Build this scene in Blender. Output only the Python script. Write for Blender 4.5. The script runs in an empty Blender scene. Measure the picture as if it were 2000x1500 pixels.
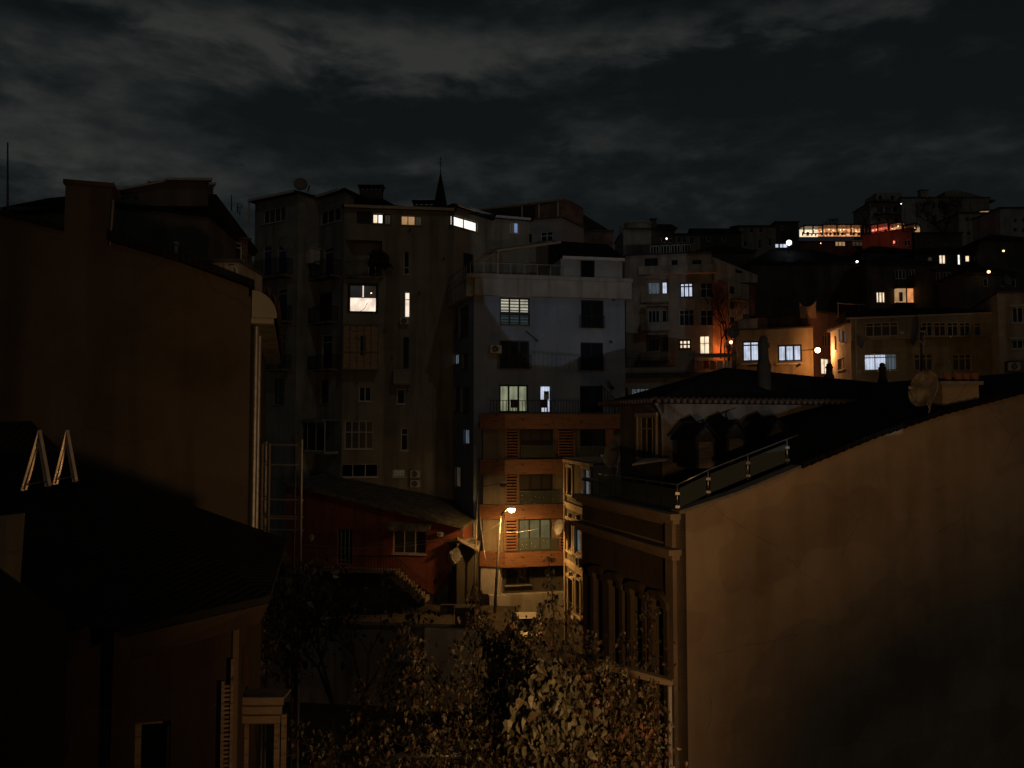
import bpy, math, random
from mathutils import Vector, Matrix
R = math.radians
rnd = random.Random(7)
sc = bpy.context.scene
col = sc.collection

# ------------------------------------------------------------------ camera model (used to measure the place)
FPX = 1570.0
PITCH = math.atan(82 / FPX)
CZ = 14.0
cp, sp = math.cos(PITCH), math.sin(PITCH)
def ray(px, py):
    a = (px - 1000) / FPX; b = (750 - py) / FPX
    return Vector((a, cp - b * sp, sp + b * cp))
def at(px, py, Y):
    d = ray(px, py); return d * (Y / d.y) + Vector((0, 0, CZ))
def xy(px, Y, py=832):
    v = at(px, py, Y); return (v.x, v.y)

# ------------------------------------------------------------------ mesh helpers
class Frame:
    """vertical plane from p0 to p1 (left to right), d = metres out of it"""
    def __init__(s, p0, p1):
        s.p0 = Vector(p0); s.p1 = Vector(p1)
        s.L = (s.p1 - s.p0).length
        s.u = (s.p1 - s.p0) / s.L
        s.n = Vector((s.u.y, -s.u.x))
    def P(s, u, d, z):
        q = s.p0 + s.u * u + s.n * d
        return Vector((q.x, q.y, z))
    def uz(s, px, py, d=0):
        r = ray(px, py); rn = Vector((r.x, r.y))
        t = (s.p0 + s.n * d).dot(s.n) / rn.dot(s.n)
        q = rn * t
        return (q - s.p0).dot(s.u), CZ + r.z * t
    def rect(s, x0, y0, x1, y1, d=0):
        xm, ym = (x0 + x1) / 2, (y0 + y1) / 2
        return s.uz(x0, ym, d)[0], s.uz(x1, ym, d)[0], s.uz(xm, y1, d)[1], s.uz(xm, y0, d)[1]
WORLD = Frame((0, 0), (1, 0))    # u = X, d = -Y

class MB:
    def __init__(s): s.v = []; s.f = []; s.smooth = False
    def add(s, vs, fs):
        o = len(s.v); s.v += [Vector(q) for q in vs]; s.f += [tuple(i + o for i in f) for f in fs]
    def quad(s, a, b, c, d): s.add([a, b, c, d], [(0, 1, 2, 3)])
    def hexa(s, p):          # 8 points: bottom 4 ccw, top 4 ccw
        s.add(p, [(3, 2, 1, 0), (4, 5, 6, 7), (0, 1, 5, 4), (1, 2, 6, 5), (2, 3, 7, 6), (3, 0, 4, 7)])
    def box(s, fr, u0, u1, d0, d1, z0, z1):
        if u0 > u1: u0, u1 = u1, u0
        if d0 > d1: d0, d1 = d1, d0
        if z0 > z1: z0, z1 = z1, z0
        s.hexa([fr.P(u0, d1, z0), fr.P(u1, d1, z0), fr.P(u1, d0, z0), fr.P(u0, d0, z0),
                fr.P(u0, d1, z1), fr.P(u1, d1, z1), fr.P(u1, d0, z1), fr.P(u0, d0, z1)])
    def cube(s, x0, x1, y0, y1, z0, z1): s.box(WORLD, x0, x1, -y1, -y0, z0, z1)
    def prism(s, fr, poly, d0, d1):      # poly of (u, z), seen from outside counter-clockwise
        n = len(poly)
        vs = [fr.P(u, d1, z) for u, z in poly] + [fr.P(u, d0, z) for u, z in poly]
        fs = [tuple(range(n)), tuple(range(2 * n - 1, n - 1, -1))] + [(i, n + i, n + (i + 1) % n, (i + 1) % n) for i in range(n)]
        s.add(vs, fs)
    def slab(s, pts, t):                 # polygon of 3D points pushed down by t
        n = len(pts); low = [Vector(p) - Vector((0, 0, t)) for p in pts]
        s.add(list(pts) + low, [tuple(range(n)), tuple(range(2 * n - 1, n - 1, -1))] + [(i, n + i, n + (i + 1) % n, (i + 1) % n) for i in range(n)])
    def tube(s, pts, r, n=6, r1=None):
        pts = [Vector(p) for p in pts]; m = len(pts); r1 = r if r1 is None else r1
        o = len(s.v)
        for i, p in enumerate(pts):
            t = (pts[min(i + 1, m - 1)] - pts[max(i - 1, 0)])
            if t.length < 1e-6: t = Vector((0, 0, 1))
            t.normalize()
            a = t.cross(Vector((0, 0, 1)) if abs(t.z) < .9 else Vector((1, 0, 0))).normalized(); b = t.cross(a)
            rr = r + (r1 - r) * i / max(1, m - 1)
            for k in range(n):
                th = 2 * math.pi * k / n
                s.v.append(p + a * math.cos(th) * rr + b * math.sin(th) * rr)
        for i in range(m - 1):
            for k in range(n):
                k2 = (k + 1) % n
                s.f.append((o + i * n + k, o + i * n + k2, o + (i + 1) * n + k2, o + (i + 1) * n + k))
        s.f.append(tuple(o + k for k in range(n))[::-1]); s.f.append(tuple(o + (m - 1) * n + k for k in range(n)))
    def lathe(s, prof, n=20, c=(0, 0, 0), axis='z'):
        o = len(s.v); c = Vector(c)
        for r, h in prof:
            for k in range(n):
                th = 2 * math.pi * k / n
                q = Vector((r * math.cos(th), r * math.sin(th), h))
                if axis == 'y': q = Vector((q.x, -q.z, q.y))
                if axis == 'x': q = Vector((q.z, q.x, q.y))
                s.v.append(c + q)
        for i in range(len(prof) - 1):
            for k in range(n):
                k2 = (k + 1) % n
                s.f.append((o + i * n + k, o + i * n + k2, o + (i + 1) * n + k2, o + (i + 1) * n + k))
    def build(s, name, mat, parent=None, smooth=False, origin=None):
        if not s.v: return None
        xs = [p.x for p in s.v]; ys = [p.y for p in s.v]; zs = [p.z for p in s.v]
        org = Vector(origin) if origin is not None else Vector(((min(xs) + max(xs)) / 2, (min(ys) + max(ys)) / 2, min(zs)))
        me = bpy.data.meshes.new(name)
        me.from_pydata([tuple(p - org) for p in s.v], [], s.f)
        if isinstance(mat, (list, tuple)):
            for m in mat: me.materials.append(m)
            for p in me.polygons: p.material_index = s.mi[p.index]
        else: me.materials.append(mat)
        if smooth: me.shade_smooth()
        o = bpy.data.objects.new(name, me); col.objects.link(o)
        pw = wpos(parent)
        o.location = org - pw
        if parent: o.parent = parent
        return o
def wpos(o):
    v = Vector((0, 0, 0))
    while o is not None: v += Vector(o.location); o = o.parent
    return v
def tag(o, label=None, cat=None, group=None, kind=None):
    if label: o['label'] = label
    if cat: o['category'] = cat
    if group: o['group'] = group
    if kind: o['kind'] = kind
    return o
def thing(name, label, cat, loc=(0, 0, 0), group=None):
    o = bpy.data.objects.new(name, None); col.objects.link(o); o.location = loc
    o.empty_display_size = .3
    return tag(o, label, cat, group)
def copy_tree(o, parent=None):
    c = o.copy(); col.objects.link(c); c.parent = parent
    for ch in list(o.children): copy_tree(ch, c)
    return c

# ------------------------------------------------------------------ materials
M = {}
def newmat(name):
    m = bpy.data.materials.new(name); m.use_nodes = True
    nt = m.node_tree; b = nt.nodes['Principled BSDF']
    M[name] = m
    return m, nt, b
def N(nt, t, **kw):
    n = nt.nodes.new(t)
    for k, v in kw.items():
        if k in n.inputs: n.inputs[k].default_value = v
        else: setattr(n, k, v)
    return n
def mapping(nt, scale=(1, 1, 1), rot=(0, 0, 0)):
    tc = N(nt, 'ShaderNodeTexCoord'); mp = N(nt, 'ShaderNodeMapping')
    mp.inputs['Scale'].default_value = scale; mp.inputs['Rotation'].default_value = rot
    nt.links.new(tc.outputs['Object'], mp.inputs['Vector']); return mp.outputs['Vector']
def ramp(nt, fac, stops):
    r = N(nt, 'ShaderNodeValToRGB'); e = r.color_ramp.elements
    while len(e) < len(stops): e.new(.5)
    for i, (p, c) in enumerate(stops):
        e[i].position = p; e[i].color = (*c, 1) if len(c) == 3 else c
    nt.links.new(fac, r.inputs[0]); return r.outputs[0]
def mul(nt, a, b):
    x = N(nt, 'ShaderNodeMix', data_type='RGBA', blend_type='MULTIPLY'); x.inputs[0].default_value = 1
    nt.links.new(a, x.inputs[6]); nt.links.new(b, x.inputs[7]); return x.outputs[2]
def bump(nt, b, h, s=.3, dist=.03):
    bp = N(nt, 'ShaderNodeBump'); bp.inputs['Strength'].default_value = s; bp.inputs['Distance'].default_value = dist
    nt.links.new(h, bp.inputs['Height']); nt.links.new(bp.outputs[0], b.inputs['Normal'])
def plaster(name, c, var=.35, scale=.5, rough=.9, streak=.5, bs=.35, crack=0):
    m, nt, b = newmat(name); b.inputs['Roughness'].default_value = rough
    b.inputs['Specular IOR Level'].default_value = .2
    n1 = N(nt, 'ShaderNodeTexNoise', Scale=scale, Detail=8, Roughness=.62); nt.links.new(mapping(nt), n1.inputs['Vector'])
    n2 = N(nt, 'ShaderNodeTexNoise', Scale=1.4, Detail=5); nt.links.new(mapping(nt, (1, 1, .09)), n2.inputs['Vector'])
    lo = tuple(x * (1 - var) for x in c)
    r1 = ramp(nt, n1.outputs[0], [(.34, lo), (.52, tuple(x * .92 for x in c)), (.68, tuple(min(1, x * 1.12) for x in c))])
    k = 1 - streak * .6
    r2 = ramp(nt, n2.outputs[0], [(.36, (k, k * .97, k * .93)), (.52, (1, 1, 1))])
    cc = mul(nt, r1, r2)
    if crack:      # hairline cracks and patched render
        nz = N(nt, 'ShaderNodeTexNoise', Scale=1.1, Detail=4); nt.links.new(mapping(nt), nz.inputs['Vector'])
        mx = N(nt, 'ShaderNodeMix', data_type='RGBA', blend_type='MIX'); mx.inputs[0].default_value = .35; nt.links.new(mapping(nt), mx.inputs[6]); nt.links.new(nz.outputs['Color'], mx.inputs[7])
        vo = N(nt, 'ShaderNodeTexVoronoi', feature='DISTANCE_TO_EDGE', Scale=.55); nt.links.new(mx.outputs[2], vo.inputs['Vector'])
        cr = ramp(nt, vo.outputs['Distance'], [(0, (1 - crack * .45,) * 3), (.009, (1, 1, 1))])
        mk = N(nt, 'ShaderNodeTexNoise', Scale=.45, Detail=1); nt.links.new(mapping(nt, (1.3, 1, 1)), mk.inputs['Vector'])
        lg = N(nt, 'ShaderNodeMix', data_type='RGBA', blend_type='LIGHTEN'); lg.inputs[0].default_value = 1; nt.links.new(cr, lg.inputs[6]); nt.links.new(ramp(nt, mk.outputs[0], [(.40, (0, 0, 0)), (.47, (1, 1, 1))]), lg.inputs[7])
        cc = mul(nt, cc, lg.outputs[2])
        pn = N(nt, 'ShaderNodeTexNoise', Scale=.38, Detail=2.5, Roughness=.4); nt.links.new(mapping(nt, (1, 1, 1.4)), pn.inputs['Vector'])
        cc = mul(nt, cc, ramp(nt, pn.outputs[0], [(.535, (1, 1, 1)), (.55, (1 - crack * .22,) * 3)]))
    nt.links.new(cc, b.inputs['Base Color'])
    n3 = N(nt, 'ShaderNodeTexNoise', Scale=9, Detail=6); nt.links.new(mapping(nt), n3.inputs['Vector'])
    bump(nt, b, n3.outputs[0], bs, .03)
    return m
def flat(name, c, rough=.6, metal=0, spec=.5, var=.25, scale=6):
    m, nt, b = newmat(name)
    b.inputs['Roughness'].default_value = rough; b.inputs['Metallic'].default_value = metal; b.inputs['Specular IOR Level'].default_value = spec
    n1 = N(nt, 'ShaderNodeTexNoise', Scale=scale, Detail=5); nt.links.new(mapping(nt), n1.inputs['Vector'])
    nt.links.new(ramp(nt, n1.outputs[0], [(.35, tuple(x * (1 - var) for x in c)), (.65, c)]), b.inputs['Base Color'])
    return m
def wood(name, c1, c2, ang=0, plank=6.0):
    m, nt, b = newmat(name); b.inputs['Roughness'].default_value = .55
    v = mapping(nt, (.7, .7, 9)); n1 = N(nt, 'ShaderNodeTexNoise', Scale=1.6, Detail=9, Roughness=.7, Distortion=.6); nt.links.new(v, n1.inputs['Vector'])
    c = ramp(nt, n1.outputs[0], [(.3, c1), (.5, tuple((x + y) / 2 for x, y in zip(c1, c2))), (.7, c2)])
    n2 = N(nt, 'ShaderNodeTexNoise', Scale=3.2, Detail=2); nt.links.new(mapping(nt, (1, 1, 1.6)), n2.inputs['Vector'])
    k = ramp(nt, n2.outputs[0], [(.3, (.3, .22, .16)), (.37, (1, 1, 1))])
    w = N(nt, 'ShaderNodeTexWave', wave_type='BANDS', bands_direction='Z', wave_profile='SAW'); w.inputs['Scale'].default_value = plank / 6.283 ; w.inputs['Distortion'].default_value = 0
    nt.links.new(mapping(nt), w.inputs['Vector'])
    g = ramp(nt, w.outputs['Fac'], [(0, (.35, .3, .25)), (.06, (1, 1, 1))])
    nt.links.new(mul(nt, mul(nt, c, k), g), b.inputs['Base Color'])
    bump(nt, b, n1.outputs[0], .2, .01)
    return m
def tiles(name, c, sx=3.0, sz=3.0, bs=.8):
    m, nt, b = newmat(name); b.inputs['Roughness'].default_value = .85; b.inputs['Specular IOR Level'].default_value = .15
    w = N(nt, 'ShaderNodeTexWave', wave_type='BANDS', bands_direction='X'); w.inputs['Scale'].default_value = sx; w.inputs['Distortion'].default_value = .4
    nt.links.new(mapping(nt, (1, 1, 1), (0, 0, .3)), w.inputs['Vector'])
    w2 = N(nt, 'ShaderNodeTexWave', wave_type='BANDS', bands_direction='Y', wave_profile='SAW'); w2.inputs['Scale'].default_value = sz * .5; w2.inputs['Distortion'].default_value = .3
    nt.links.new(mapping(nt, (1, 1, 1), (0, 0, .3)), w2.inputs['Vector'])
    n1 = N(nt, 'ShaderNodeTexNoise', Scale=2.5, Detail=6); nt.links.new(mapping(nt), n1.inputs['Vector'])
    nt.links.new(ramp(nt, n1.outputs[0], [(.3, tuple(x * .5 for x in c)), (.7, tuple(x * 1.4 for x in c))]), b.inputs['Base Color'])
    a = N(nt, 'ShaderNodeMath', operation='ADD'); nt.links.new(w.outputs['Fac'], a.inputs[0]); nt.links.new(w2.outputs['Fac'], a.inputs[1])
    bump(nt, b, a.outputs[0], bs, .06)
    return m
def brick(name, c1, c2, mortar):
    m, nt, b = newmat(name); b.inputs['Roughness'].default_value = .9
    t = N(nt, 'ShaderNodeTexBrick'); t.inputs['Scale'].default_value = 1.0
    t.inputs['Brick Width'].default_value = .5; t.inputs['Row Height'].default_value = .22; t.inputs['Mortar Size'].default_value = .025
    t.inputs['Color1'].default_value = (*c1, 1); t.inputs['Color2'].default_value = (*c2, 1); t.inputs['Mortar'].default_value = (*mortar, 1)
    nt.links.new(mapping(nt, (1, 1, 1), (R(90), 0, 0)), t.inputs['Vector'])
    n1 = N(nt, 'ShaderNodeTexNoise', Scale=.8, Detail=6); nt.links.new(mapping(nt), n1.inputs['Vector'])
    nt.links.new(mul(nt, t.outputs['Color'], ramp(nt, n1.outputs[0], [(.35, (.5, .5, .5)), (.6, (1, 1, 1))])), b.inputs['Base Color'])
    return m
def glow(name, c, s, pattern=None, p=8.0, lo=.55, noise=.35):
    """lit window or lamp"""
    m, nt, b = newmat(name); b.inputs['Base Color'].default_value = (.02, .02, .02, 1); b.inputs['Roughness'].default_value = .15
    b.inputs['Emission Strength'].default_value = s
    n1 = N(nt, 'ShaderNodeTexNoise', Scale=1.7, Detail=3); nt.links.new(mapping(nt, (1, 1, .8)), n1.inputs['Vector'])
    k = 1 - noise
    cc = ramp(nt, n1.outputs[0], [(.35, tuple(x * k for x in c)), (.6, c)])
    if pattern:
        w = N(nt, 'ShaderNodeTexWave', wave_type='BANDS', bands_direction='Z' if pattern == 'blinds' else 'X')
        w.inputs['Scale'].default_value = p / 6.283; w.inputs['Distortion'].default_value = .2 if pattern == 'blinds' else 2.2
        w.inputs['Detail'].default_value = 2 if pattern != 'blinds' else 0
        nt.links.new(mapping(nt, (1, 1, .25 if pattern != 'blinds' else 1)), w.inputs['Vector'])
        st = [(.35, (lo,) * 3), (.6, (1, 1, 1))] if pattern == 'blinds' else [(.1, (lo,) * 3), (.9, (1, 1, 1))]
        cc = mul(nt, cc, ramp(nt, w.outputs['Fac'], st))
    nt.links.new(cc, b.inputs['Emission Color'])
    m.cycles.emission_sampling = 'NONE'
    return m
def glass(name, c=(.012, .014, .016), rough=.06):
    m, nt, b = newmat(name); b.inputs['Base Color'].default_value = (*c, 1); b.inputs['Roughness'].default_value = rough
    b.inputs['Specular IOR Level'].default_value = .6
    n1 = N(nt, 'ShaderNodeTexNoise', Scale=.9, Detail=2); nt.links.new(mapping(nt), n1.inputs['Vector']); bump(nt, b, n1.outputs[0], .08, .05)
    return m
def clear_glass(name, c=(.5, .6, .58), a=.35):
    m, nt, b = newmat(name); b.inputs['Base Color'].default_value = (*c, 1); b.inputs['Roughness'].default_value = .05; b.inputs['Alpha'].default_value = a
    return m

plaster('wall_ochre', (.41, .30, .19), .40, .22, streak=.15, crack=.6)                 # near right gable
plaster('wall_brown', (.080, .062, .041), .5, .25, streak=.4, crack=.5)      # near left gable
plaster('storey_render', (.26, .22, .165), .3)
plaster('dull_render', (.21, .18, .145), .35)  # dull even base tone for the hip roof house
flat('eave_tile', (.13, .085, .055), .8)
plaster('front_brown', (.17, .125, .08), .35, .4)
plaster('wall_rose', (.045, .030, .021), .4, .3)
plaster('grey_render', (.27, .275, .25), .3)
plaster('warm_render', (.29, .265, .20), .3, .35)
plaster('beige_render', (.42, .37, .29), .3)
plaster('blue_render', (.25, .305, .385), .12, .4, streak=.2)
plaster('white_render', (.40, .385, .35), .2)
plaster('dirty_white', (.38, .36, .32), .4)
plaster('red_paint', (.25, .08, .042), .35, .5, streak=.5)
plaster('pink_paint', (.25, .14, .11), .3)
plaster('yellow_paint', (.34, .29, .19), .3, .5)
plaster('cream_trim', (.62, .53, .38), .25, .8, streak=.3)
plaster('olive_grey', (.22, .20, .15), .3)
plaster('dark_render', (.10, .09, .08), .4); plaster('blackish_render', (.05, .045, .035), .4)  # last one is a near-black plaster for shed, chimneys and dormers
plaster('concrete', (.20, .165, .12), .45, .7, streak=.9)
plaster('asphalt', (.05, .048, .045), .4, .6, rough=.85)
plaster('soil', (.06, .05, .035), .5, .4)
wood('wood_band', (.13, .06, .032), (.32, .16, .08))
wood('weathered_wood', (.10, .07, .045), (.26, .19, .12))
wood('panel_wood', (.22, .15, .08), (.42, .30, .16))
tiles('black_tiles', (.012, .011, .010), bs=.3); tiles('brown_tiles', (.04, .028, .022)); tiles('sheet_roof', (.16, .15, .12), 5, 1)
brick('red_brick', (.30, .10, .045), (.24, .08, .04), (.22, .15, .10))
brick('old_brick', (.20, .09, .05), (.15, .07, .05), (.2, .17, .13))
flat('bright_frame', (.75, .6, .42), .35, .3); flat('white_frame', (.55, .54, .50), .45); flat('dark_frame', (.02, .02, .022), .4); flat('tan_frame', (.50, .38, .24), .5)
flat('black_metal', (.02, .02, .02), .45, .3); flat('steel', (.42, .40, .37), .32, .9); flat('galvanised', (.32, .31, .29), .5, .6)
flat('dish_cream', (.52, .48, .40), .5, 0, .4, .4, 3); flat('dish_rusty', (.52, .43, .30), .6, 0, .3, .8, 2.6); flat('dish_grey', (.16, .16, .15), .6); flat('terracotta', (.30, .12, .07), .8)
flat('plastic_white', (.55, .53, .48), .5); flat('rubber', (.015, .015, .015), .8); flat('blue_door', (.02, .04, .16), .5)
flat('green_rail', (.03, .09, .07), .5); flat('dark_red_cloth', (.05, .012, .01), .8); flat('cloth_white', (.6, .55, .5), .9)
flat('cloth_pink', (.45, .22, .18), .9); flat('cloth_red', (.35, .05, .04), .9); flat('cloth_tan', (.34, .24, .16), .9)
flat('bark', (.055, .04, .028), .9, 0, .2, .5, 8); flat('stone', (.26, .23, .19), .85)
flat('car_white', (.55, .54, .50), .25); flat('car_grey', (.14, .13, .12), .25, .5); flat('red_lens', (.3, .01, .01), .2)
flat('black_matt', (.006, .006, .006), 1.0, 0, 0)
glass('glass_dark'); glass('glass_curtain', (.05, .045, .04), .2); glass('glass_green', (.02, .035, .03), .05); glass('glass_black', (.004, .005, .006), .05)
clear_glass('rail_glass', (.10, .12, .10), .45)
def leafmat(name, c, tr=.25):
    m, nt, b = newmat(name); b.inputs['Roughness'].default_value = .45; b.inputs['Specular IOR Level'].default_value = .35
    n1 = N(nt, 'ShaderNodeTexNoise', Scale=3.0, Detail=3); nt.links.new(mapping(nt), n1.inputs['Vector'])
    cc = ramp(nt, n1.outputs[0], [(.3, tuple(x * .5 for x in c)), (.7, tuple(x * 1.35 for x in c))])
    nt.links.new(cc, b.inputs['Base Color'])
    t = N(nt, 'ShaderNodeBsdfTranslucent'); nt.links.new(cc, t.inputs[0])
    mx = N(nt, 'ShaderNodeMixShader'); mx.inputs[0].default_value = tr
    nt.links.new(b.outputs[0], mx.inputs[1]); nt.links.new(t.outputs[0], mx.inputs[2])
    nt.links.new(mx.outputs[0], nt.nodes['Material Output'].inputs['Surface'])
leafmat('leaf_green', (.065, .066, .032)); leafmat('leaf_olive', (.10, .076, .038)); leafmat('leaf_brown', (.15, .075, .042)); leafmat('leaf_pale', (.14, .13, .075)); leafmat('leaf_dark', (.035, .035, .018))

glow('lit_white', (1, .93, .84), 1.5); glow('lit_cool', (.72, .80, 1), .95, 'curtain', 9, .75); glow('lit_cool_dim', (.40, .52, .62), .20, 'curtain', 9, .5)
glow('lit_warm', (1, .78, .52), 1.25); glow('lit_amber', (1, .58, .26), .42); glow('lit_orange', (1, .36, .12), .85)
glow('lit_blinds', (1, .94, .74), .50, 'blinds', 9, .2); glow('lit_blinds_low', (.35, .50, .52), .07, 'blinds', 9, .3)
glow('lit_green', (.78, .84, .52), .32, 'curtain', 5, .8); glow('lit_peach', (1, .80, .64), 1.2, None, 8, .5, .35); glow('lit_grey', (.5, .45, .42), .035)
glow('lit_curtain', (.80, .74, .34), .16, 'curtain', 20, .45); glow('lit_red', (1, .18, .10), .8); glow('lit_dim', (.8, .65, .4), .05, 'curtain', 10, .5)
glow('lit_bar', (1, .42, .16), 1.1, None, 8, .5, .85); glow('lit_blue', (.35, .5, .95), .45)
glow('lamp_sodium', (1, .62, .25), 40); glow('lamp_orange', (1, .45, .18), 30); glow('lamp_white', (.85, .92, 1), 6); glow('bulb_warm', (1, .55, .25), 5); glow('bulb_red', (1, .2, .12), 5)

# ------------------------------------------------------------------ building kit
def add_window(parent, fr, u0, u1, z0, z1, pane='glass_dark', frame='white_frame', nx=2, ty=None, dep=.16, fw=.07, sill=True, panes=None, name='window'):
    d = -dep
    f = MB(); t = .05
    f.box(fr, u0, u1, d, d + t, z0, z0 + fw); f.box(fr, u0, u1, d, d + t, z1 - fw, z1)
    f.box(fr, u0, u0 + fw, d, d + t - .002, z0 + fw, z1 - fw); f.box(fr, u1 - fw, u1, d, d + t - .002, z0 + fw, z1 - fw)
    w = u1 - u0
    for k in range(1, nx):
        uc = u0 + w * k / nx; f.box(fr, uc - fw * .5, uc + fw * .5, d, d + t - .004, z0 + fw, z1 - fw)
    if ty:
        zc = z0 + (z1 - z0) * ty; f.box(fr, u0 + fw, u1 - fw, d, d + t - .006, zc - fw * .45, zc + fw * .45)
    fo = f.build(name, M[frame], parent)
    if panes:                      # different glass in each light of the window
        for k, pm in enumerate(panes):
            p = MB(); a = u0 + w * k / len(panes); b = u0 + w * (k + 1) / len(panes)
            p.box(fr, a + .01, b - .01, d + .006, d + .018, z0 + .01, z1 - .01); p.build('pane', M[pm], fo)
    else:
        p = MB(); p.box(fr, u0 + .01, u1 - .01, d + .006, d + .018, z0 + .01, z1 - .01); p.build('pane', M[pane], fo)
    if sill:
        s = MB(); s.box(fr, u0 - .08, u1 + .08, -dep + .05, .08, z0 - .07, z0 - .003); s.build('sill', M['stone' if frame != 'white_frame' else 'white_frame'], fo)
    return fo
def rails(mb, fr, u0, u1, d, z0, z1, step=.14, r=.014, ends=True):
    mb.box(fr, u0, u1, d - .02, d + .02, z1 - .04, z1); mb.box(fr, u0, u1, d - .015, d + .015, z0 + .05, z0 + .08)
    n = max(2, int((u1 - u0) / step))
    for k in range(n + 1):
        u = u0 + (u1 - u0) * k / n; mb.box(fr, u - r, u + r, d - r, d + r, z0, z1 - .04)
def side_rails(mb, fr, u, d0, d1, z0, z1, step=.14, r=.014):
    mb.box(fr, u - .02, u + .02, d0, d1, z1 - .04, z1)
    n = max(2, int((d1 - d0) / step))
    for k in range(n + 1):
        d = d0 + (d1 - d0) * k / n; mb.box(fr, u - r, u + r, d - r, d + r, z0, z1 - .04)

class Bld:
    def __init__(s, name, label, pts, ztop, zbase, depth, mat, cat='building', group=None, roofmat='dark_render', reveal=.16, cap=.12):
        s.pts = [Vector(p) for p in pts]; s.fr = [Frame(pts[i], pts[i + 1]) for i in range(len(pts) - 1)]
        s.z1 = ztop; s.z0 = zbase; s.depth = depth; s.mat = mat; s.op = [[] for _ in s.fr]; s.rev = reveal
        c = sum(s.pts, Vector((0, 0))) / len(s.pts)
        s.root = thing(name, label, cat, (c.x, c.y, zbase), group); s.roofmat = roofmat; s.cap = cap
        s.bd = None
    def win(s, i, x0, y0, x1, y1, pane='glass_dark', frame='white_frame', **kw):
        u0, u1, z0, z1 = s.fr[i].rect(x0, y0, x1, y1)
        s.op[i].append((u0, u1, z0, z1))
        return add_window(s.root, s.fr[i], u0, u1, z0, z1, pane, frame, dep=s.rev, **kw)
    def hole(s, i, x0, y0, x1, y1, dep=1.2, mat=None):      # recessed balcony niche
        u0, u1, z0, z1 = s.fr[i].rect(x0, y0, x1, y1); s.op[i].append((u0, u1, z0, z1, dep)); return u0, u1, z0, z1
    def box(s, i, x0, y0, x1, y1, d0, d1, mat, name):
        u0, u1, z0, z1 = s.fr[i].rect(x0, y0, x1, y1, 0); m = MB(); m.box(s.fr[i], u0, u1, d0, d1, z0, z1); return m.build(name, M[mat], s.root)
    def balcony(s, i, x0, x1, ytop, ybot, out=1.0, rail='black_metal', slab='concrete', solid=None, step=.14):
        fr = s.fr[i]; u0, u1, z0, z1 = fr.rect(x0, ytop, x1, ybot)
        m = MB(); m.box(fr, u0, u1, .005, out, z0 - .14, z0); b = m.build('balcony', M[slab], s.root)
        r = MB()
        if solid:
            r.box(fr, u0, u1, out - .1, out, z0 + .002, z1); r.box(fr, u0, u0 + .1, .005, out - .1, z0 + .002, z1); r.box(fr, u1 - .1, u1, .005, out - .1, z0 + .002, z1); r.build('parapet', M[solid], b)
        else:
            rails(r, fr, u0, u1, out - .04, z0, z1, step); side_rails(r, fr, u0 + .02, .03, out - .06, z0, z1, step); side_rails(r, fr, u1 - .02, .03, out - .06, z0, z1, step); r.build('railing', M[rail], b)
        return b
    def finish(s, roof=True, back=True, tops=None, overhang=.25):
        m = MB(); tops = tops or {}
        for i, fr in enumerate(s.fr):
            us = {0.0, fr.L}; zs = {s.z0, s.z1}
            ops = []
            for o in s.op[i]:
                u0, u1, z0, z1 = max(0, o[0]), min(fr.L, o[1]), max(s.z0, o[2]), min(s.z1, o[3])
                if u1 <= u0 or z1 <= z0: continue
                ops.append((u0, u1, z0, z1, o[4] if len(o) > 4 else s.rev)); us |= {u0, u1}; zs |= {z0, z1}
            us = sorted(us); zs = sorted(zs)
            for a in range(len(us) - 1):
                for b in range(len(zs) - 1):
                    uc, zc = (us[a] + us[a + 1]) / 2, (zs[b] + zs[b + 1]) / 2
                    if any(o[0] < uc < o[1] and o[2] < zc < o[3] for o in ops): continue
                    m.quad(fr.P(us[a], 0, zs[b]), fr.P(us[a + 1], 0, zs[b]), fr.P(us[a + 1], 0, zs[b + 1]), fr.P(us[a], 0, zs[b + 1]))
            for u0, u1, z0, z1, dp in ops:
                m.quad(fr.P(u0, 0, z0), fr.P(u0, -dp, z0), fr.P(u0, -dp, z1), fr.P(u0, 0, z1)); m.quad(fr.P(u1, -dp, z0), fr.P(u1, 0, z0), fr.P(u1, 0, z1), fr.P(u1, -dp, z1))
                m.quad(fr.P(u0, 0, z0), fr.P(u1, 0, z0), fr.P(u1, -dp, z0), fr.P(u0, -dp, z0)); m.quad(fr.P(u0, -dp, z1), fr.P(u1, -dp, z1), fr.P(u1, 0, z1), fr.P(u0, 0, z1))
                if dp > s.rev + .01: m.quad(fr.P(u0, -dp, z0), fr.P(u1, -dp, z0), fr.P(u1, -dp, z1), fr.P(u0, -dp, z1))
                else: m.quad(fr.P(u0, -dp - .002, z0), fr.P(u1, -dp - .002, z0), fr.P(u1, -dp - .002, z1), fr.P(u0, -dp - .002, z1))
        whole = Frame(s.pts[0], s.pts[-1]); s.bk = -whole.n * s.depth if s.bd is None else s.bd * s.depth
        if back:
            loop = [s.pts[-1], s.pts[-1] + s.bk, s.pts[0] + s.bk, s.pts[0]]
            for a, b in zip(loop, loop[1:]):
                m.quad((a.x, a.y, s.z0), (b.x, b.y, s.z0), (b.x, b.y, s.z1), (a.x, a.y, s.z1))
        w = m.build('wall', M[s.mat], s.root); s.wall = w
        if roof:
            c = sum(s.pts, Vector((0, 0))) / len(s.pts) + s.bk / 2
            ring = list(s.pts) + [s.pts[-1] + s.bk, s.pts[0] + s.bk]
            ring = [p + (p - c).normalized() * overhang for p in ring]
            r = MB(); r.slab([Vector((p.x, p.y, s.z1 + s.cap + .002)) for p in ring], s.cap); r.build('roof', M[s.roofmat], s.root)
        return s.root

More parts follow.
